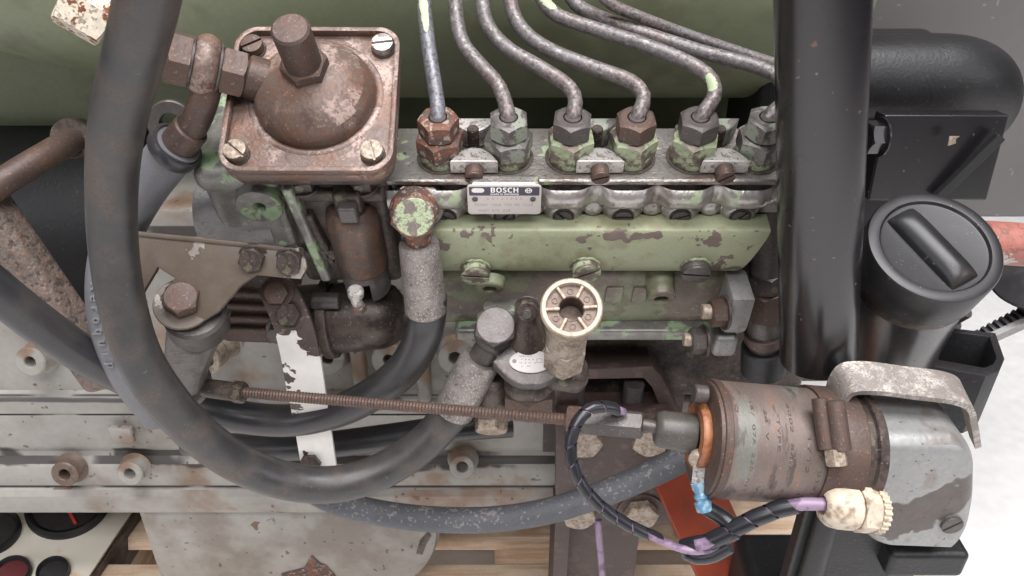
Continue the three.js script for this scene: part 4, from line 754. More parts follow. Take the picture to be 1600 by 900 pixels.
// ------------------------------------------------------------------ fuel hoses
{
  const t = thing('fuel_hose', 'thick black rubber hose looping from the top down to the feed pump', 'hose', P(500, 790, 0.53));
  const pts = [[240, -60, 0.300], [228, 10, 0.315], [207, 95, 0.338], [186, 180, 0.363], [175, 280, 0.395], [177, 380, 0.418], [190, 470, 0.432], [216, 555, 0.445], [258, 622, 0.462], [312, 680, 0.485], [380, 727, 0.507], [455, 753, 0.523], [530, 756, 0.533], [600, 734, 0.538], [660, 695, 0.538], [700, 652, 0.533], [718, 625, 0.527]].map((a) => P(...a));
  part(t, 'hose_wall', tube(pts, 0.0124, { around: 32 }), M.hose);
  const f0 = P(708, 642, 0.5305), f1 = P(752, 560, 0.512), f2 = P(768, 530, 0.503), d = f1.clone().sub(f0);
  const L = d.length(), fer = part(t, 'crimped_ferrule', lathe([[0.0105, 0], [0.0138, 0.0004], [0.0140, 0.001], [0.0138, L * 0.5], [0.0135, L - 0.003], [0.0125, L], [0.006, L]], 24, 0.5).applyMatrix4(frame(f0, d)), M.ferrule);
  part(t, 'neck', cylBetween(f1, f2, 0.0088, 0.0075), M.darkSteel);
  const ax = vdir(775, 507, -0.02, 0.30, 0.95), c = P(775, 516, 0.498);
  part(t, 'banjo_eye', lathe([[0.005, 0], [0.012, 0], [0.0138, 0.003], [0.0142, 0.008], [0.0138, 0.013], [0.012, 0.016], [0.005, 0.016]], 40, 0.9).translate(0, -0.014, 0).applyMatrix4(frame(c, ax)), M.darkSteel);
  part(t, 'banjo_bolt', hexa(0.0138, 0.0095, 0.1, true).rotateY(0.45).translate(0, 0.0015, 0).applyMatrix4(frame(c, ax)), M.darkSteel);
}
{
  const t = thing('fuel_hose', 'black rubber hose curving from the side cover fitting to the lever side', 'hose', P(450, 690, 0.6));
  const pts = [[668, 462, 0.487], [667, 495, 0.495], [657, 535, 0.512], [630, 578, 0.535], [585, 614, 0.558], [525, 643, 0.577], [450, 657, 0.588], [370, 650, 0.585], [290, 628, 0.57], [215, 598, 0.545], [140, 560, 0.515], [70, 512, 0.488], [10, 466, 0.468], [-60, 408, 0.448]].map((a) => P(...a));
  part(t, 'hose_wall', tube(pts, 0.0121, { around: 30 }), M.hoseDark);
  const f0 = P(666, 484, 0.492), f1 = P(654, 378, 0.462), d = f1.clone().sub(f0), L = d.length(), q = [];
  const fp = [[0.0105, 0], [0.0128, 0], [0.0132, 0.0008], [0.0130, 0.006], [0.0128, L * 0.4], [0.0122, L * 0.8], [0.0119, L - 0.002], [0.011, L], [0.005, L]];
  part(t, 'crimped_ferrule', lathe(fp, 26, 0.4).applyMatrix4(frame(f0, d)), M.ferrule);
  part(t, 'neck', cylBetween(f1, P(650, 345, 0.452), 0.0075, 0.0085), M.rustOrange);
  const ax = vdir(648, 335, -0.03, -0.22, 0.96), c = P(647, 334, 0.452);
  part(t, 'banjo_eye', lathe([[0.005, 0], [0.0125, 0], [0.0142, 0.003], [0.0145, 0.007], [0.014, 0.012], [0.0125, 0.0145], [0.005, 0.0145]], 40, 0.9).translate(0, -0.015, 0).applyMatrix4(frame(c, ax)), M.rustOrange);
  part(t, 'banjo_bolt', hexa(0.0140, 0.0095, 0.1, true).rotateY(0.3).translate(0, -0.0008, 0).applyMatrix4(frame(c, ax)), M.rustOrange);
  part(t, 'painted_face', lathe([[0.0112, 0], [0.0108, 0.0003], [0, 0.0003]], 36).translate(0, 0.0087, 0).applyMatrix4(frame(c, ax)), M.capGreen);
  part(pump, 'inlet_boss', rod(0.0158, 0.03, 0.003, 44).translate(0, -0.030, 0).applyMatrix4(frame(P(653, 316, 0.460), vdir(650, 318, 0, 0.12, 1))), M.alu);
}
{
  const t = thing('coolant_hose', 'old grey hose crusted with pale paint hanging across the brown mount', 'hose', P(760, 840, 0.6));
  const pts = [[470, 755, 0.62], [520, 782, 0.615], [590, 801, 0.61], [670, 811, 0.605], [760, 812, 0.6], [850, 800, 0.595], [930, 776, 0.592], [1010, 744, 0.59], [1075, 714, 0.59], [1140, 682, 0.6]].map((a) => P(...a));
  part(t, 'hose_wall', tube(pts, 0.0098, { around: 26, wobble: (s, a) => 0.0004 * (fbm((s * 4) % 1, a / 6.2832, 8, 3, 611) - 0.5) }), M.oldHose);
}
single('flat_hose', tube([P(290, 690, 0.665), P(400, 700, 0.66), P(500, 696, 0.655), P(600, 684, 0.65), P(720, 668, 0.645), P(800, 662, 0.65)], 0.0112, { around: 22 }), M.hoseDark, 'dull black hose lying along the block behind the looping hoses', 'hose');
const font = await new FontLoader().loadAsync('fonts/droid/droid_sans_bold.typeface.json');
{
  const t = thing('lettered_hose', 'grey hose with raised lettering partly hidden behind the looping hose', 'hose', P(200, 600, 0.52));
  const pts = [P(230, 280, 0.50), P(186, 350, 0.50), P(168, 420, 0.50), P(167, 480, 0.503), P(178, 530, 0.51), P(205, 590, 0.525), P(250, 650, 0.55)], c = curveOf(pts), R = 0.0122;
  part(t, 'hose_wall', tube(pts, R, { around: 30 }), M.hoseGrey);
  [...'Aeroquip'].forEach((ch, i) => {
    const py = 445 + i * 15.5; let best = 0, bd = 1e9; for (let k = 0; k <= 300; k++) { const p = c.getPointAt(k / 300), q = p.clone().sub(EYE), s = 450 - F * q.dot(UPV) / q.dot(FWD); if (Math.abs(s - py) < bd) { bd = Math.abs(s - py); best = k / 300; } }
    const p = c.getPointAt(best), tg = c.getTangentAt(best).normalize(), view = EYE.clone().sub(p).normalize(), side = tg.clone().cross(view).normalize();
    const out = view.clone().addScaledVector(side, 0.62).normalize(); out.addScaledVector(tg, -out.dot(tg)).normalize();
    const x = tg.clone(), z = out, y = z.clone().cross(x);
    const g = boxUV(new TextGeometry(ch, { font, size: 0.0058, depth: 0.0016, curveSegments: 4, bevelEnabled: false })); g.computeBoundingBox(); g.translate(-(g.boundingBox.max.x + g.boundingBox.min.x) / 2, -0.0022, -0.0005);
    part(t, 'raised_letter', g.applyMatrix4(new THREE.Matrix4().makeBasis(x, y, z).setPosition(p.clone().addScaledVector(out, R))), M.hoseGrey);
  });
}

// ------------------------------------------------------------------ feed pump with hand primer
{
  const t = thing('feed_pump', 'grimy fuel feed pump with hex plug and oval plate under the side cover', 'fuel pump', P(828, 640, 0.52));
  const up = vdir(830, 560, -0.05, 0.80, 0.60), fw = vdir(830, 560, 0, -0.1, 1);
  // body: a turned barrel standing under the cover
  const b0 = P(826, 606, 0.520), b1 = P(824, 478, 0.487), d = b1.clone().sub(b0), L = d.length(), m = frame(b0, d);
  part(t, 'barrel', lathe([[0, 0], [0.0155, 0], [0.0162, 0.001], [0.0162, L * 0.12], [0.0150, L * 0.16], [0.0165, L * 0.24], [0.0158, L * 0.42], [0.0125, L * 0.62], [0.0085, L * 0.85], [0.0075, L], [0, L]], 44, 0.7).applyMatrix4(m), M.grime);
  part(t, 'mounting_flange', extrude(roundRect(0.052, 0.022, 0.010), 0.008, 0.001).applyMatrix4(frame(P(818, 476, 0.508), vdir(815, 480, 0, -0.35, 1), RIGHT)).translate(0, 0, 0), M.govGreen);
  const nt = P(824, 482, 0.478);
  bolt(t, 'flange_nut', nt, vdir(824, 482, 0, -0.35, 1), 0.0066, 0.006, M.grime, { washer: 1.2 });
  part(t, 'flange_stud', cylBetween(nt, nt.clone().addScaledVector(vdir(824, 482, 0, -0.35, 1), 0.011), 0.0032, 0.0028), M.darkSteel);
  // lens-shaped pad with the oval plate
  const eye = (a, b) => { const s = new THREE.Shape(); s.moveTo(-a, 0); s.quadraticCurveTo(-a * 0.4, b * 1.25, 0, b); s.quadraticCurveTo(a * 0.4, b * 1.25, a, 0); s.quadraticCurveTo(a * 0.5, -b * 1.35, 0, -b * 1.15); s.quadraticCurveTo(-a * 0.5, -b * 1.35, -a, 0); return s; };
  const pf = frame(P(829, 566, 0.489), vdir(829, 566, 0.0, 0.92, 0.40)), rot = new THREE.Matrix4().makeRotationX(-Math.PI / 2);
  const face = vdir(829, 566, 0, 0.42, 0.9), fm = frame(P(829, 564, 0.489), face);
  part(t, 'plate_pad', extrude(eye(0.0235, 0.0135), 0.009, 0.0012).applyMatrix4(rot).translate(0, -0.009, 0).applyMatrix4(fm), M.darkSteel);
  const cv = document.createElement('canvas'); cv.width = 512; cv.height = 288; const k = cv.getContext('2d'); k.fillStyle = '#a29e9b'; k.fillRect(0, 0, 512, 288);
  const r = rng(8); for (let i = 0; i < 900; i++) { k.fillStyle = `rgba(${110 + r() * 60},${100 + r() * 50},${96 + r() * 50},${r() * 0.3})`; k.fillRect(r() * 512, r() * 288, 2 + r() * 6, 1 + r() * 4); }
  k.strokeStyle = '#6a6260'; k.lineWidth = 6; k.strokeRect(330, 112, 64, 46); k.fillStyle = '#6a6260'; for (const x of [62, 450]) { k.beginPath(); k.arc(x, 140, 26, 0, 7); k.fill(); }
  for (let i = 0; i < 4; i++) for (let j = 0; j < 9; j++) if (r() > 0.35) k.fillRect(120 + j * 22 + r() * 6, 70 + i * 42, 4 + r() * 10, 10 + r() * 10);
  const ctx = new THREE.CanvasTexture(cv); ctx.colorSpace = THREE.SRGBColorSpace;
  const os = new THREE.Shape(); os.absellipse(0, 0, 0.0132, 0.0078, 0, Math.PI * 2); const og = extrude(os, 0.001, 0.0002, 24), op = og.attributes.position, ou = og.attributes.uv; for (let i = 0; i < op.count; i++) ou.setXY(i, op.getX(i) / 0.0264 + 0.5, op.getY(i) / 0.0156 + 0.5);
  part(t, 'oval_plate', og.applyMatrix4(rot).translate(0, 0.0001, 0.0008).applyMatrix4(fm), new THREE.MeshPhysicalMaterial({ map: ctx, roughness: 0.5, metalness: 0.2, side: THREE.DoubleSide }), 'bright oval maker plate with stamped marks');
  part(t, 'valve_chest', rbox(0.03, 0.02, 0.024, 0.008, 4).applyMatrix4(frame(P(882, 582, 0.512), V(0.3, 1, 0.4))), M.grime);
  // hexagon plug at the bottom
  const h0 = P(826, 636, 0.527), h1 = P(826, 607, 0.519), hd = h1.clone().sub(h0);
  const pg = part(t, 'hexagon_plug', hexa(0.0178, hd.length(), 0.1, true).rotateY(0.5).applyMatrix4(frame(h0, hd)), M.rustBrown);
  part(pg, 'drain_pin', cylBetween(P(821, 648, 0.522), P(821, 630, 0.517), 0.0022, 0.0022), M.copperRing);
  // delivery connection below the threaded rod
  const c0 = P(770, 676, 0.545), c1 = P(772, 585, 0.525), cd = c1.clone().sub(c0);
  part(t, 'lower_union', cylBetween(P(770, 640, 0.538), c1, 0.0115, 0.0105), M.grime);
  bolt(t, 'union_bolt', P(768, 655, 0.541), cd.clone().negate().addScaledVector(V(0, 0, 1), 0.06), 0.0118, 0.009, M.boltPale, { washer: 1.1, wm: M.aluBright, turn: 0.3 });
  part(t, 'lower_eye', rod(0.0125, 0.012, 0.002).applyMatrix4(frame(P(764, 652, 0.545), cd)), M.grime);
  const br = P(790, 520, 0.515); part(t, 'side_arm', cylBetween(br, P(826, 540, 0.512), 0.011, 0.012), M.grime);
  // neck of the hand primer
  const s0 = P(879, 566, 0.492), s1 = P(893, 488, 0.449), sd = s1.clone().sub(s0), sl = sd.length(), sf = frame(s0, sd);
  const neck = part(t, 'primer_neck', hexa(0.0136, sl * 0.42, 0.1, true).rotateY(0.45).applyMatrix4(sf), M.boltPale);
  part(neck, 'primer_barrel', rod(0.0120, sl * 0.46, 0.001).translate(0, sl * 0.38, 0).applyMatrix4(sf), M.boltPale);
  // knob: knurled rim, recessed face, six ribs round a dark bore
  const ka = vdir(893, 480, 0.03, 0.30, 0.95), kc = P(893, 482, 0.442), kf = frame(kc, ka), R = 0.0172;
  const N = 120, prof = [[R - 0.0032, -0.003], [R - 0.0005, -0.003], [R, -0.0025], [R, 0.0018], [R - 0.0006, 0.0026], [R - 0.0026, 0.0026], [R - 0.0030, 0.0018], [R - 0.0032, -0.003]];
  const rim = crease(grid(N * 2, prof.length - 1, (s, q) => { const j = Math.round(q * (prof.length - 1)), i = Math.round(s * N * 2), a = -s * 2 * Math.PI, rr = prof[j][0] + (j >= 2 && j <= 3 ? (i % 2 ? 0.0005 : -0.0002) : 0); return [V(rr * Math.cos(a), prof[j][1], rr * Math.sin(a)), s * 2 * Math.PI * R, q * 0.012]; }), 0.5);
  const knob = part(t, 'primer_knob', rim.applyMatrix4(kf), M.knob);
  part(knob, 'knob_face', lathe([[R - 0.003, -0.0025], [R - 0.0031, -0.0008], [0.0076, -0.0008], [0.0070, -0.0014], [0.0066, -0.016], [0, -0.016]], 48).applyMatrix4(kf), M.knobGrime);
  for (let i = 0; i < 6; i++) part(knob, 'knob_rib', rbox(0.0086, 0.0030, 0.0018, 0.0008).translate(0.0108, 0.0003, 0).rotateY(i * Math.PI / 3 + 0.05).applyMatrix4(kf), M.knob);
  for (let i = 0; i < 6; i++) part(knob, 'moulded_dot', ring(0.0013, 0.0019, 0.0006, 18, 0.0001).translate(0.0104, -0.0009, 0).rotateY(i * Math.PI / 3 + 0.57).applyMatrix4(kf), M.knobGrime);
}

// ------------------------------------------------------------------ brown engine mount with bolts
{
  const t = thing('engine_mount', 'brown painted steel engine mount bolted to the block', 'mount', onZ(960, 900, -0.075).setY(PALLET));
  const z = -0.066, q = (px, py, zz = z) => { const v = onZ(px, py, zz); return [v.x, v.y]; };
  part(t, 'front_plate', extrude(poly([q(868, 648), q(1046, 645), q(1060, 668), q(1050, 820), q(868, 822)]), 0.012, 0.001).translate(0, 0, z - 0.012), M.brownPaint);
  const zu = -0.080, hole = new THREE.Path([q(900, 590, zu), q(1008, 588, zu), q(1022, 604, zu), q(1036, 642, zu), q(900, 643, zu)].map(([x, y]) => new THREE.Vector2(x, y)));
  const top = poly([q(866, 580, zu), q(1018, 572, zu), q(1034, 588, zu), q(1062, 650, zu), q(1056, 668, zu), q(868, 668, zu)]); top.holes.push(hole);
  part(t, 'upper_frame', extrude(top, 0.03, 0.0015).translate(0, 0, z - 0.044), M.brownPaint);
  part(t, 'back_web', rbox(0.12, 0.10, 0.006, 0.001).translate(onZ(960, 620, -0.115).x, onZ(960, 640, -0.115).y, -0.118), M.brownPaint);
  for (const [px, py] of [[898, 614], [990, 612]]) { const c = P(px, py, 0.635); part(t, 'stud', threaded(c.clone().add(V(0, -0.014, -0.004)), c.clone().add(V(0, 0.010, 0)), 0.0085, 0.0022, 0.0008, 24), M.darkSteel); }
  const xl = onZ(866, 860, z).x, xr = onZ(1006, 860, z).x, yt = onZ(930, 822, z).y;
  part(t, 'column_flange', rbox(0.0135, yt - PALLET + 0.004, 0.06, 0.001).translate(xl + 0.0067, (yt + PALLET) / 2, z - 0.034), M.brownPaint);
  part(t, 'column_web', rbox(xr - xl - 0.014, yt - PALLET + 0.004, 0.012, 0.001).translate((xl + xr) / 2 + 0.007, (yt + PALLET) / 2, z - 0.030), M.brownPaint);
  [[913, 692, 28], [1016, 690, 27], [905, 806, 27], [1002, 806, 28]].forEach(([px, py, r], i) => { const c = onZ(px, py, z + 0.006); bolt(t, 'hexagon_bolt', V(c.x, c.y, z + 0.001), V(0, 0, 1), 0.0150, 0.0085, M.boltPale, { washer: i === 3 ? 1.35 : 1.02, wm: M.brownPaint, turn: i * 0.4 }); });
}
// ------------------------------------------------------------------ stop solenoid
{
  const t = thing('stop_solenoid', 'brown cylindrical stop solenoid with stamped lettering and grey cast housing', 'solenoid', P(1300, 860, 0.48));
  const a = P(1104, 684, 0.455), b = P(1262, 697, 0.46), ax = b.clone().sub(a).normalize(), R = 0.0336, L = b.distanceTo(a);
  const at = (s, g) => g.applyMatrix4(frame(a.clone().addScaledVector(ax, s), ax, V(0, 0, -1)));
  // stamped cylinder: own texture, u round it and v along it
  const cw = 1024, ch = 1024, cv = document.createElement('canvas'); cv.width = cw; cv.height = ch; const k = cv.getContext('2d'), r = rng(31);
  k.fillStyle = '#655550'; k.fillRect(0, 0, cw, ch);
  const img = k.getImageData(0, 0, cw, ch), dt = img.data, bumpC = document.createElement('canvas'); bumpC.width = cw; bumpC.height = ch; const kb = bumpC.getContext('2d');
  for (let y = 0; y < ch; y++) for (let x = 0; x < cw; x++) {
    const u = x / cw, v = y / ch, f = fbm(u, v, 5, 5, 701), q = fbm(u, v, 26, 4, 702), g = vn(u, v, 256, 703); let c = mix([104, 91, 85], [130, 116, 110], f);
    c = mix(c, [118, 120, 112], step(0.56, 0.66, fbm(u, v, 4, 5, 705)) * 0.8); c = mix(c, [148, 104, 76], step(0.60, 0.70, q * 0.6 + f * 0.4) * 0.6); c = mix(c, [62, 52, 49], step(0.60, 0.72, fbm(u, v, 12, 4, 704)) * 0.5); c = tone(c, 0.92 + 0.14 * g);
    if (vn(u, v, 128, 706) > 0.97) c = mix(c, [210, 200, 190], 0.6);
    const o4 = (y * cw + x) * 4; dt[o4] = c[0]; dt[o4 + 1] = c[1]; dt[o4 + 2] = c[2];
  }
  k.putImageData(img, 0, 0); kb.fillStyle = '#909090'; kb.fillRect(0, 0, cw, ch);
  // stamped lettering runs round the drum; canvas x = down over the front, canvas y = along (top = right-hand end); the strokes hold dirt
  const lines = [['16/ 07A 220-011 51', 0.24], ['24 V      V3800', 0.36], ['TYPE    4 C', 0.47], ['4002 84W   CE', 0.59], ['1712  1601', 0.75], ['SM 0131', 0.87]];
  for (const [c, col] of [[k, 'rgba(70,59,55,0.7)'], [kb, '#101010']]) {
    c.textBaseline = 'middle'; c.textAlign = 'left'; c.fillStyle = col;
    lines.forEach(([s2, v], i) => { c.font = (i === 4 ? 46 : 38) + 'px monospace'; c.fillText(s2, 392 + (i % 3) * 26 + (i > 3 ? 60 : 0), ch * (1 - v), 330); });
    c.strokeStyle = col; c.lineWidth = 4; c.beginPath(); c.arc(430, ch * 0.14, 26, 0, 7); c.stroke(); c.beginPath(); c.arc(425, ch * 0.90, 11, 0, 7); c.stroke();
  }
  const tx = (c, srgb) => { const q = new THREE.CanvasTexture(c); q.wrapS = THREE.RepeatWrapping; if (srgb) q.colorSpace = THREE.SRGBColorSpace; return q; };
  const stamped = new THREE.MeshPhysicalMaterial({ map: tx(cv, true), bumpMap: tx(bumpC), bumpScale: 0.0005, roughness: 0.46, metalness: 0.3, side: THREE.DoubleSide });
  const fd = frame(a, ax, V(0, 0, -1)), eyeL = EYE.clone().applyMatrix4(fd.clone().invert()), facing = Math.atan2(eyeL.z, eyeL.x);
  const drumG = grid(72, 12, (s, q) => { const an = s * 2 * Math.PI; return [V(R * Math.cos(an), q * L, R * Math.sin(an)), s, q]; });
  const low = (an) => V(R * Math.cos(an), 0, R * Math.sin(an)).applyMatrix4(fd).dot(UPV), sign = low(facing + 0.1) < low(facing - 0.1) ? 1 : -1;  // u grows downwards
  const uv = drumG.attributes.uv; for (let i = 0; i < uv.count; i++) uv.setX(i, 0.5 + sign * (uv.getX(i) - facing / (2 * Math.PI)));
  drumG.computeVertexNormals();
  const drum = part(t, 'drum', drumG.applyMatrix4(fd), stamped);
  part(drum, 'end_disc', at(-0.0035, lathe([[0, 0], [R - 0.0035, 0], [R - 0.001, 0.0008], [R - 0.0006, 0.0034], [0, 0.0034]], 64)), M.rustBrown);
  part(drum, 'rolled_edge', at(-0.0008, ring(R - 0.002, R + 0.0006, 0.0045, 64)), M.rustBrown);
  const fs = at(-0.0105, rod(0.0052, 0.008, 0.0008)); part(t, 'flange_screw', fs.translate(0, 0.0285, -0.004), M.darkSteel);
  // gasket ring, plunger boot
  const g0 = P(1083, 680, 0.4535); part(t, 'fibre_ring', lathe([[0.0125, 0], [0.0188, 0], [0.0196, 0.0012], [0.0196, 0.0044], [0.0188, 0.0056], [0.0125, 0.0056]], 48, 0.8).applyMatrix4(frame(g0, ax, V(0, 0, -1))), M.gasket);
  const e0 = P(1023, 669, 0.455), e1 = P(1086, 678, 0.454), el = e1.distanceTo(e0);
  part(t, 'plunger_boot', lathe([[0, 0], [0.0072, 0], [0.0094, 0.0012], [0.0106, 0.004], [0.0116, el - 0.001], [0.011, el], [0, el]], 40, 0.9).applyMatrix4(frame(e0, e1.clone().sub(e0), V(0, 0, -1))), M.boot);
  // clamp band with bolt
  const band = part(t, 'clamp_band', at(L - 0.004, lathe([[R + 0.0002, 0], [R + 0.0016, 0], [R + 0.0020, 0.0006], [R + 0.0020, 0.0225], [R + 0.0016, 0.023], [R + 0.0002, 0.023]], 72)), M.rustBrown);
  const t0 = P(1280, 622, 0.426), t1 = P(1291, 702, 0.4225), u0 = P(1303, 626, 0.424), u1 = P(1314, 705, 0.4205);
  part(band, 'clamp_roll', cylBetween(t0, t1, 0.0042, 0.0042), M.rustBrown); part(band, 'clamp_roll', cylBetween(u0, u1, 0.0056, 0.0056), M.rustBrown);
  part(band, 'clamp_bolt', hexa(0.0058, 0.009, 0.1, true).applyMatrix4(frame(P(1308, 728, 0.4205), u0.clone().sub(u1))), M.boltPale);
  // neck and cast housing
  const n0 = b.clone().addScaledVector(ax, 0.012);
  part(t, 'neck', lathe([[0, 0], [R - 0.003, 0], [R - 0.001, 0.002], [R - 0.001, 0.012], [R + 0.001, 0.013], [R + 0.001, 0.018], [R - 0.004, 0.021], [0, 0.021]], 60).applyMatrix4(frame(n0, ax, V(0, 0, -1))), M.grime);
  const zf = 0.0865, q = (px, py) => { const v = onZ(px, py, zf); return new THREE.Vector2(v.x, v.y); };
  const sh = new THREE.Shape(); const P0 = q(1352, 712); sh.moveTo(P0.x, P0.y);
  const ln = (px, py) => { const v = q(px, py); sh.lineTo(v.x, v.y); }, qc = (ax2, ay, px, py) => { const c = q(ax2, ay), v = q(px, py); sh.quadraticCurveTo(c.x, c.y, v.x, v.y); };
  qc(1356, 692, 1382, 691); ln(1495, 694); qc(1528, 697, 1532, 735); ln(1531, 775); qc(1524, 845, 1492, 866); ln(1396, 864); qc(1356, 860, 1352, 828);
  const hs = part(t, 'cast_housing', roundHull(sh, 0.06, 0.011).translate(0, 0, zf - 0.06), M.aluOil);
  part(hs, 'slotted_screw', slotHead(0.0064, 0.004, 0.0014, 0.0012).rotateY(0.7).applyMatrix4(frame(onZ(1486, 818, zf).add(V(0, 0, -0.0018)), V(0, 0, 1))), M.darkSteel);
  const sideS = P(1535, 745, 0.46); part(hs, 'side_stud', threaded(sideS.clone().add(V(-0.01, 0, -0.02)), sideS.clone().add(V(0.001, 0, -0.02)), 0.003, 0.0016, 0.0005), M.rustBrown);
  // cable gland
  const k0 = P(1376, 798, 0.436), k1 = P(1284, 789, 0.432), kd = k1.clone().sub(k0), kl = kd.length(), kf = frame(k0, kd, V(0, 0, -1));
  const toothed = crease(grid(96, 3, (s, v) => { const j = Math.round(v * 3), i = Math.round(s * 96), an = -s * 2 * Math.PI, rr = [0.009, 0.0126, 0.0126, 0.009][j] + ((j === 1 || j === 2) && i % 4 < 2 ? -0.0011 : 0); return [V(rr * Math.cos(an), [0, 0, 0.0042, 0.0042][j], rr * Math.sin(an)), s * 0.09, v * 0.02]; }), 0.4);
  const gl = part(t, 'cable_gland', lathe([[0, kl * 0.46], [0.0116, kl * 0.46], [0.0122, kl * 0.48], [0.0122, kl * 0.74], [0.0114, kl * 0.88], [0.0090, kl * 0.97], [0.0068, kl], [0.0056, kl], [0.0056, kl * 0.9], [0, kl * 0.9]], 16, 0.5).applyMatrix4(kf), M.cream);
  part(gl, 'gland_collar', hexa(0.0134, kl * 0.28, 0.06, true).translate(0, kl * 0.15, 0).applyMatrix4(kf), M.cream); part(gl, 'toothed_ring', toothed.translate(0, kl * 0.02, 0).applyMatrix4(kf), M.cream);
  // ring terminal under the flange
  const rt = P(1093, 712, 0.447); part(t, 'terminal_screw', rod(0.0052, 0.006, 0.0008).applyMatrix4(frame(rt, V(-0.5, 0.1, 1))), M.boltPale);
}
{ // pressed bracket over the solenoid housing
  const t = thing('handle_bracket', 'worn pale bracket arched over the solenoid housing', 'bracket', P(1420, 640, 0.46));
  part(t, 'arch', ribbon([P(1300, 640, 0.458), P(1308, 612, 0.45), P(1322, 594, 0.446), P(1350, 590, 0.445), P(1420, 598, 0.446), P(1485, 607, 0.447), P(1504, 616, 0.448), P(1512, 640, 0.452), P(1524, 690, 0.468)], V(0, 0.25, -1), (q) => (q < 0.72 ? 0.021 : 0.021 - 0.012 * (q - 0.72) / 0.28), 0.0036, { seg: 70 }), M.peelGrey);
}
{ // black support below
  const t = thing('support_leg', 'black painted steel leg under the solenoid housing', 'support', P(1370, 900, 0.50).setY(0.2));
  const p = P(1370, 850, 0.50);
  part(t, 'leg_plate', rbox(0.085, 0.30, 0.012, 0.002).translate(p.x - 0.005, p.y - 0.115, p.z - 0.012), M.blackMatt); part(t, 'leg_tube', rod(0.0075, 0.3, 0.001).translate(p.x - 0.035, p.y - 0.265, p.z - 0.002), M.blackMatt);
  part(t, 'foot_lug', rbox(0.05, 0.022, 0.04, 0.004).translate(P(1450, 886, 0.5).x, P(1460, 886, 0.5).y, P(1460, 886, 0.5).z - 0.02), M.blackMatt);
}
single('rubber_block', rbox(0.07, 0.09, 0.06, 0.010, 4).translate(P(1225, 900, 0.62).x, P(1225, 890, 0.62).y - 0.03, P(1225, 900, 0.62).z), M.blackMatt, 'black rounded rubber block beside the orange steel strap', 'block');
{
  const a = P(1085, 780, 0.66), b = P(1150, 920, 0.66), d = b.clone().sub(a);
  single('orange_strap', rbox(0.052, d.length() + 0.05, 0.008, 0.001).applyMatrix4(frame(a.clone().lerp(b, 0.5), d, V(1, 0.2, -0.3))), M.orange, 'orange painted flat steel strap below the solenoid', 'strap');
}

// ------------------------------------------------------------------ wiring
{
  const t = thing('wiring_loom', 'spiral wrapped black cable with lilac wire running into the cream gland', 'cable', P(1060, 870, 0.46));
  const loop = [[975, 644, 0.452], [950, 636, 0.447], [920, 640, 0.443], [898, 668, 0.440], [892, 710, 0.440], [906, 752, 0.442], [940, 792, 0.445], [985, 822, 0.447], [1020, 838, 0.449], [1045, 850, 0.45], [1075, 860, 0.45], [1105, 860, 0.449], [1135, 848, 0.447]].map((a) => P(...a));
  const lilac = part(t, 'lilac_wire', tube(loop, 0.0023, { around: 14 }), M.purple);
  const wrapOn = (parent, pts, r, f0, f1, pitch, mat) => {             // plastic spiral: a band wound round the wires
    const c = curveOf(pts), len = c.getLength(), n = Math.max(4, Math.round((f1 - f0) * len / 0.0016)), K = 1000, fr = c.computeFrenetFrames(K, false), turns = (f1 - f0) * len / pitch, per = 22, rows = Math.ceil(turns * per);
    const g = grid(rows, 6, (s, v) => { const j = Math.round(v * 6), f = f0 + (f1 - f0) * s, off = (j <= 2 ? j / 2 : j <= 3 ? 1 : (6 - j) / 2) , outer = j <= 2 ? 1 : 0, fs = clamp(f + (off - 0.5) * 0.90 * pitch / len, 0, 1), a = s * turns * 2 * Math.PI, q = Math.round(fs * K), p = c.getPointAt(fs), e = outer ? r + 0.0009 - (off === 0 || off === 1 ? 0.00025 : 0) : r;
      return [p.addScaledVector(fr.normals[q], Math.cos(a) * e).addScaledVector(fr.binormals[q], Math.sin(a) * e), s * len * 3, off * 0.006]; });
    part(parent, 'spiral_wrap', crease(g, 0.5), mat);
  };
  wrapOn(t, loop, 0.0028, 0.02, 0.74, 0.0105, M.cable);
  const bundle = [[1088, 852, 0.449], [1110, 846, 0.446], [1140, 830, 0.443], [1175, 812, 0.44], [1215, 796, 0.437], [1250, 788, 0.434], [1290, 788, 0.432]].map((a) => P(...a));
  part(t, 'wire_bundle', tube(bundle, 0.0036, { around: 14 }), M.purple);
  wrapOn(t, bundle, 0.0042, 0.14, 0.80, 0.0125, M.cable);
  const back = [[1150, 830, 0.442], [1115, 845, 0.447], [1085, 850, 0.452], [1068, 856, 0.457], [1080, 868, 0.457], [1110, 868, 0.452], [1140, 852, 0.447]].map((a) => P(...a));
  part(t, 'sleeved_loop', tube(back, 0.0046, { around: 16 }), M.cable);
  const up = [[1150, 826, 0.444], [1128, 808, 0.447], [1108, 796, 0.447], [1101, 790, 0.446]].map((a) => P(...a));
  part(t, 'black_sleeve', tube(up, 0.0046, { around: 16 }), M.cable);
  const c0 = P(1101, 797, 0.445), c1 = P(1090, 754, 0.444), cd = c1.clone().sub(c0), cl = cd.length();
  const cr = part(t, 'blue_crimp', lathe([[0, 0], [0.0046, 0], [0.0048, cl * 0.3], [0.0034, cl * 0.36], [0.0034, cl * 0.42], [0.0042, cl * 0.5], [0.0030, cl * 0.66], [0.0040, cl * 0.8], [0.0040, cl], [0, cl]], 20, 0.6).applyMatrix4(frame(c0, cd)), M.blue);
  part(cr, 'terminal_tongue', ribbon([P(1090, 756, 0.444), P(1092, 738, 0.444), P(1094, 720, 0.4435), P(1094, 704, 0.4435)], V(1, 0, 0.3), 0.0068, 0.0014, { seg: 16 }), M.aluBright);
}
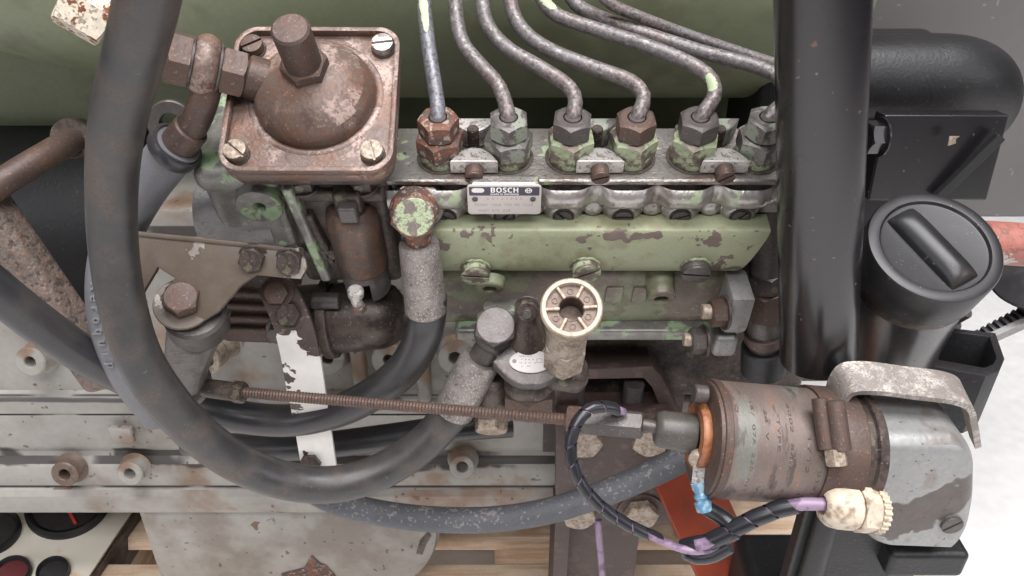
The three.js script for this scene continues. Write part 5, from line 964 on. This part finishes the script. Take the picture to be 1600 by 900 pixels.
single('lilac_wire', tube([P(935, 812, 0.61), P(936, 840, 0.612), P(939, 870, 0.615), P(944, 940, 0.625)], 0.0027, { around: 14 }), M.purple, 'single lilac wire hanging down in front of the brown mount', 'wire');
// ------------------------------------------------------------------ black post, manifold and the right-hand side
{
  const a = P(1286, -60, 0.368), b = P(1278, 560, 0.486); const d = a.clone().sub(b), L = d.length(), R = 0.0224;
  const t = thing('black_post', 'glossy black round steel post standing in front of the pump', 'post', b.clone());
  part(t, 'tube_wall', lathe([[R - 0.004, 0.02], [R - 0.004, 0], [R - 0.0006, 0], [R, 0.0008], [R, L], [R - 0.004, L]], 64).applyMatrix4(frame(b, d)), M.black);
}
{
  const t = thing('intake_manifold', 'dull green painted intake manifold behind the injection pipes', 'manifold', V(0, 0.6, -0.27));
  const y = 0.784, z = -0.25, sec = [[-0.66, 0.02], [-0.62, 0.05], [-0.55, 0.07], [-0.47, 0.084], [-0.40, 0.095], [-0.33, 0.112], [-0.27, 0.122], [-0.20, 0.128], [-0.12, 0.13], [0.20, 0.13], [0.212, 0.133], [0.216, 0.138], [0.232, 0.138]];
  part(t, 'manifold_pipe', lathe([[0, sec[0][0]], ...sec.map(([x, r]) => [r, x]), [0, 0.232]], 72, 0.7).rotateZ(-Math.PI / 2).translate(0, y, z), M.green);
  const hc = P(300, 36, 0.60), hn = EYE.clone().sub(V(hc.x, y, z)).setX(0).normalize(), c = V(hc.x, y, z).addScaledVector(hn, 0.1195);
  part(t, 'dark_port_disc', lathe([[0.0, 0.008], [0.014, 0.008], [0.0165, 0.0065], [0.017, 0.004], [0.017, 0], [0, 0]], 36).applyMatrix4(frame(c, V(0.1, hn.y, hn.z))), M.hoseDark);  // added dark disc standing for the shaded opening of a port
  part(t, 'port_screw', cylBetween(P(288, 60, 0.545), P(284, 44, 0.56), 0.0045, 0.0045), M.darkSteel);
}
{
  const t = thing('rusty_union', 'rusty hex union with peeling cream paint beside the looping hose', 'pipe fitting', P(160, 40, 0.45));
  const a = P(185, 62, 0.47), b = P(100, -15, 0.44), d = b.clone().sub(a), f = frame(P(168, 42, 0.462), d);
  part(t, 'hexagon', hexa(0.0165, 0.026, 0.1, true).rotateY(0.4).applyMatrix4(frame(P(172, 36, 0.452), V(-0.75, 0.62, 0.2))), M.peeling);
  part(t, 'nut', hexa(0.0150, 0.012, 0.1, true).rotateY(0.1).applyMatrix4(frame(P(138, 6, 0.447), V(-0.75, 0.62, 0.2))), M.rustBrown);
  part(t, 'stem', cylBetween(P(192, 60, 0.47), P(165, 30, 0.455), 0.009, 0.010), M.boltPale);
}
{
  const t = thing('black_elbow', 'black painted pipe elbow joined to the green manifold', 'pipe', P(1480, 200, 0.6));
  const c = P(1400, 124, 0.60), pts = [V(c.x - 0.04, c.y, c.z), V(c.x - 0.01, c.y, c.z), V(c.x + 0.02, c.y, c.z)], xc = 0.322, Rb = 0.05;
  for (let i = 0; i <= 9; i++) { const a = i / 9 * Math.PI / 2; pts.push(V(xc + Rb * Math.sin(a), c.y - 0.75 * Rb * (1 - Math.cos(a)), c.z - 0.66 * Rb * (1 - Math.cos(a)))); } pts.push(V(xc + Rb, c.y - 0.75 * (Rb + 0.03), c.z - 0.66 * (Rb + 0.03)), V(xc + Rb, c.y - 0.75 * (Rb + 0.07), c.z - 0.66 * (Rb + 0.07)));
  part(t, 'bend', tube(pts, 0.0335, { around: 48, seg: 60 }), M.blackMatt);
}
{
  const t = thing('black_bracket', 'black steel bracket block below the elbow with a hex bolt', 'bracket', P(1450, 300, 0.56));
  const c = P(1450, 236, 0.555);
  part(t, 'plate', rbox(0.086, 0.062, 0.016, 0.0015).applyMatrix4(new THREE.Matrix4().makeRotationX(-0.12)).translate(c.x + 0.007, c.y - 0.006, c.z - 0.006), M.black);
  part(t, 'slot_strip', rbox(0.007, 0.056, 0.006, 0.001).applyMatrix4(frame(P(1512, 262, 0.5515), vdir(1515, 255, 0.46, 0.88, 0))), M.blackMatt);  // added dark strip standing for the slot along the slanted edge
  bolt(t, 'hexagon_bolt', P(1374, 214, 0.545), V(-1, 0.02, 0.1), 0.0115, 0.010, M.black, { washer: 1.2 });
  const pf = P(1484, 216, 0.542); part(t, 'paint_fleck', extrude(poly([[-0.002, -0.004], [0.003, -0.002], [0.002, 0.001], [0.004, 0.003], [-0.003, 0.003]]), 0.0006, 0.0001).translate(pf.x, pf.y, pf.z + 0.0035), M.boltPale);
}
single('grey_shroud', rbox(0.34, 0.42, 0.02, 0.004).translate(P(1560, 180, 0.72).x + 0.03, P(1560, 180, 0.72).y + 0.1, P(1560, 180, 0.72).z - 0.02), M.greyPanel, 'flat grey shroud panel behind the black elbow', 'panel');
{
  const t = thing('oil_filler', 'black oil filler neck with a large ribbed screw cap', 'filler cap', P(1400, 560, 0.52));
  const ax = vdir(1458, 385, 0.22, 0.62, 0.75), c = P(1462, 382, 0.452), R = S(103, 0.452), f = frame(c, ax, vdir(1458, 385, 0.72, -0.70, 0));
  const cap = part(t, 'screw_cap', lathe([[R * 0.93, -0.030], [R, -0.029], [R, -0.0022], [R - 0.0008, -0.0006], [R - 0.0030, 0], [R - 0.0068, -0.0004], [R - 0.0080, -0.0020], [R - 0.0095, -0.0022], [0, -0.0022]], 80, 0.5).applyMatrix4(f), M.capPlastic);
  // grip: a raised ridge across the cap, between two shallow hollows
  const grip = grid(60, 24, (s, q) => { const x = (s - 0.5) * 2 * (R - 0.0105), zz = (q - 0.5) * 0.020, e = 1 - Math.pow(Math.abs(s - 0.5) * 2, 6), h = 0.0085 * Math.pow(Math.abs(Math.cos(Math.PI * clamp(zz / 0.020, -0.5, 0.5))), 0.45) * Math.pow(clamp(e), 0.5); return [V(x, -0.0030 + h, zz + 0.002), x, zz]; });
  grip.computeVertexNormals(); part(cap, 'grip_ridge', grip.applyMatrix4(f), M.capPlastic);
  part(cap, 'skirt_ring', ring(R * 0.8, R * 0.965, 0.008, 64).translate(0, -0.037, 0).applyMatrix4(f), M.grime);
  const n0 = c.clone().addScaledVector(ax, -0.034), n1 = P(1392, 560, 0.54);
  part(t, 'neck', lathe([[0.030, 0], [0.034, 0.002], [0.0325, 0.02], [0.029, 0.05], [0.026, 0.08], [0.026, n0.distanceTo(n1) + 0.02]], 56, 0.9).applyMatrix4(frame(n0, n1.clone().sub(n0))), M.black);
}
{ // black channel tray with bolts
  const Y = onY(1450, 570, 0.545).y, q = (px, py) => { const v = onY(px, py, Y); return [v.x, -v.z]; };
  const o = [q(1325, 546), q(1540, 588), q(1562, 578), q(1570, 560), q(1556, 520), q(1452, 508), q(1452, 514), q(1546, 526), q(1557, 558), q(1552, 568), q(1538, 574), q(1325, 536)];
  const t = thing('black_channel', 'black folded steel channel under the oil filler', 'channel', P(1450, 590, 0.52));
  part(t, 'channel_wall', extrude(poly(o), 0.05, 0.0008).rotateX(-Math.PI / 2).translate(0, Y - 0.05, 0), M.blackMatt);
  const fl = [q(1325, 540), q(1540, 580), q(1562, 562), q(1550, 522), q(1330, 505)];
  part(t, 'channel_floor', extrude(poly(fl), 0.004, 0.0005).rotateX(-Math.PI / 2).translate(0, Y - 0.052, 0), M.blackMatt);
  const bp = onY(1455, 545, Y - 0.03); part(t, 'spacer', rod(0.0105, 0.03, 0.001).applyMatrix4(frame(bp, V(0, 1, 0.2))), M.darkSteel);
  part(t, 'spacer', rod(0.008, 0.02, 0.001).applyMatrix4(frame(P(1468, 502, 0.56), V(0.5, 0.8, 0.3))), M.darkSteel);
  for (const px of [1352, 1448]) { const c = onY(px, 548, Y - 0.004); part(t, 'rivet', lathe([[0.006, 0], [0.0055, 0.002], [0.003, 0.0035], [0, 0.004]], 20).applyMatrix4(frame(V(c.x, Y - 0.012, c.z - 0.006), V(0, 0.3, -1))), M.blackMatt); }
}
single('red_pipe', cylBetween(P(1530, 378, 0.60), P(1640, 385, 0.60), 0.0165, 0.0165), M.redPipe, 'faded red pipe end behind the oil filler cap', 'pipe');
{
  const t = thing('drive_belt', 'black toothed drive belt with a grey guard strip over the pale floor', 'belt', P(1570, 520, 0.75));
  const a = P(1500, 535, 0.72), b = P(1660, 448, 0.72), d = b.clone().sub(a).normalize(), n = vdir(1570, 490, 0.45, 0.89, 0), back = FWD.clone(), L = b.distanceTo(a), pts = [[0, -0.009]], teeth = Math.round(L / 0.0062);
  pts.push([L, -0.009], [L, 0.004]); for (let i = teeth; i > 0; i--) { const x = (i - 0.5) * L / teeth; pts.push([x + 0.0022, 0.004], [x + 0.0012, 0.0075], [x - 0.0012, 0.0075], [x - 0.0022, 0.004]); } pts.push([0, 0.004]);
  const z = d.clone().cross(n).normalize(), y = z.clone().cross(d);
  part(t, 'toothed_belt', extrude(poly(pts), 0.012, 0.0003).applyMatrix4(new THREE.Matrix4().makeBasis(d, y, z).setPosition(a)), M.hoseDark);
  const s0 = P(1540, 532, 0.71), s1 = P(1660, 478, 0.71), sd = s1.clone().sub(s0); part(t, 'guard_strip', rbox(sd.length(), 0.012, 0.006, 0.001).translate(sd.length() / 2, 0, 0).applyMatrix4(new THREE.Matrix4().makeBasis(sd.clone().normalize(), y, sd.clone().normalize().cross(y)).setPosition(s0)), M.aluGrey);
}
single('belt_pulley', lathe([[0, 0], [0.036, 0], [0.038, 0.002], [0.034, 0.007], [0.034, 0.011], [0.038, 0.016], [0.036, 0.018], [0, 0.018]], 48).applyMatrix4(frame(P(1622, 420, 0.70), vdir(1622, 420, -0.25, 0.1, 1))), M.hoseDark, 'black pulley rim behind the filler cap above the belt', 'pulley');

// ------------------------------------------------------------------ lugs and pipe union between pump and post
{
  const t = thing('mounting_lug', 'cast pump lug with hex bolts beside the post', 'lug', P(1135, 550, 0.52));
  const a = P(1148, 476, 0.512), b = P(1122, 536, 0.528);
  part(t, 'upper_lug', extrude((() => { const s = new THREE.Shape(); s.moveTo(-0.014, 0.018); s.lineTo(-0.014, -0.006); s.absarc(0, -0.006, 0.014, Math.PI, 0, false); s.lineTo(0.014, 0.018); s.closePath(); return s; })(), 0.015, 0.003).rotateY(-Math.PI / 2).translate(0.0075, 0, 0).applyMatrix4(frame(a, V(0, 1, 0.2))), M.aluGrey);
  part(t, 'lower_lug', rbox(0.016, 0.018, 0.018, 0.004).applyMatrix4(frame(b.clone().add(V(0.004, 0, -0.004)), V(0, 1, 0.1))), M.aluGrey);
  bolt(t, 'hexagon_bolt', P(1131, 488, 0.505), V(-1, 0, 0.12), 0.0092, 0.009, M.rustBrown, { washer: 1.25, wm: M.grime }); part(t, 'bolt_end', cylBetween(P(1112, 487, 0.505), P(1096, 487, 0.505), 0.005, 0.005), M.boltPale);
  bolt(t, 'hexagon_bolt', P(1099, 532, 0.52), V(-1, 0, 0.12), 0.0088, 0.009, M.darkSteel, { washer: 1.25, wm: M.grime }); part(t, 'bolt_end', cylBetween(P(1082, 531, 0.52), P(1068, 530, 0.52), 0.0045, 0.0045), M.boltPale);
}
{
  const t = thing('pipe_union', 'brown vertical pipe union tucked behind the black post', 'pipe fitting', P(1195, 570, 0.55));
  const p0 = P(1192, 580, 0.565), p1 = P(1205, 250, 0.475), d = p1.clone().sub(p0), f = frame(p0, d), L = d.length();
  part(t, 'pipe', lathe([[0, 0], [0.0115, 0], [0.0115, L * 0.95], [0, L]], 30).applyMatrix4(f), M.darkSteel);
  part(t, 'union_nut', hexa(0.0142, 0.022, 0.1, true).rotateY(0.2).translate(0, L * 0.30, 0).applyMatrix4(f), M.rustBrown);
  part(t, 'upper_nut', hexa(0.0135, 0.014, 0.1, true).rotateY(0.5).translate(0, L * 0.44, 0).applyMatrix4(f), M.grime);
  part(t, 'collar', ring(0.008, 0.0138, 0.007).translate(0, L * 0.17, 0).applyMatrix4(f), M.rustBrown); part(t, 'lower_sleeve', rod(0.0155, L * 0.14, 0.001).applyMatrix4(f), M.blackMatt);
}
{ // dark casting behind the solenoid
  single('gear_housing', rbox(0.16, 0.30, 0.10, 0.012, 4).translate(0.265, 0.555, -0.21), M.blackMatt, 'black painted gear housing behind the stop solenoid', 'housing');
}

// ------------------------------------------------------------------ instrument panel lying below
{
  const n = vdir(90, 850, 0.05, 0.55, 0.83), o = P(90, 850, 0.86), f = frame(o, n), inv = f.clone().invert();
  const on = (px, py) => { const e = EYE.clone().applyMatrix4(inv), r = EYE.clone().add(ray(px, py)).applyMatrix4(inv).sub(e); return e.addScaledVector(r, -e.y / r.y); };
  const t = thing('instrument_panel', 'cream instrument panel with round gauges lying below the engine', 'panel', o.clone());
  const pts = [[-90, 740], [232, 760], [128, 915], [95, 965], [-120, 960]].map(([x, y]) => { const q = on(x, y); return [q.x, -q.z]; });
  part(t, 'face_sheet', extrude(poly(pts), 0.004, 0.0008).rotateX(-Math.PI / 2).translate(0, -0.004, 0).applyMatrix4(f), M.dash);
  const s0 = on(234, 760), s1 = on(118, 935), e0 = V(s0.x, 0, s0.z), e1 = V(s1.x, 0, s1.z), sd = e1.clone().sub(e0), sl = sd.length();
  part(t, 'side_sheet', rbox(0.003, 0.07, sl, 0.001).applyMatrix4(new THREE.Matrix4().makeBasis(V(0, 1, 0).cross(sd.clone().normalize()), V(0, 1, 0), sd.clone().normalize()).setPosition(e0.clone().lerp(e1, 0.5).add(V(0.001, -0.040, 0)))).applyMatrix4(f), M.grime);
  const gauge = (px, py, r, face, label) => {
    const c = on(px, py), R = S(r, 0.86), m = new THREE.Matrix4().makeTranslation(c.x, 0, c.z);
    const g = part(t, 'gauge', lathe([[R * 0.80, 0.003], [R * 0.84, 0.008], [R * 0.93, 0.010], [R, 0.006], [R, 0.0]], 48, 0.8).applyMatrix4(m).applyMatrix4(f), M.blackMatt, label);
    part(g, 'dial', lathe([[R * 0.82, 0.003], [0, 0.003]], 40).applyMatrix4(m).applyMatrix4(f), face);
    part(g, 'glass', lathe([[R * 0.83, 0.0075], [R * 0.5, 0.0095], [0, 0.0102]], 40, 1).applyMatrix4(m).applyMatrix4(f), plain(0xffffff, 0.03, 0, { transmission: 1, thickness: 0, ior: 1.5 }));
    return [g, c, R];
  };
  const black = plain(0x161617, 0.6), [g, c, R] = gauge(108, 790, 62, black, 'large dark gauge with red needle');
  part(g, 'needle', rbox(R * 0.55, 0.001, 0.0032, 0.0004).rotateY(-0.85).translate(c.x + R * 0.22, 0.0052, c.z + R * 0.36).applyMatrix4(f), plain(0xd83a2e, 0.5));
  gauge(-12, 834, 40, black); 
  gauge(20, 898, 26, plain(0x5a1f24, 0.4), 'small dark red warning lamp'); gauge(84, 896, 23, black);
}

renderer.render(scene, camera);
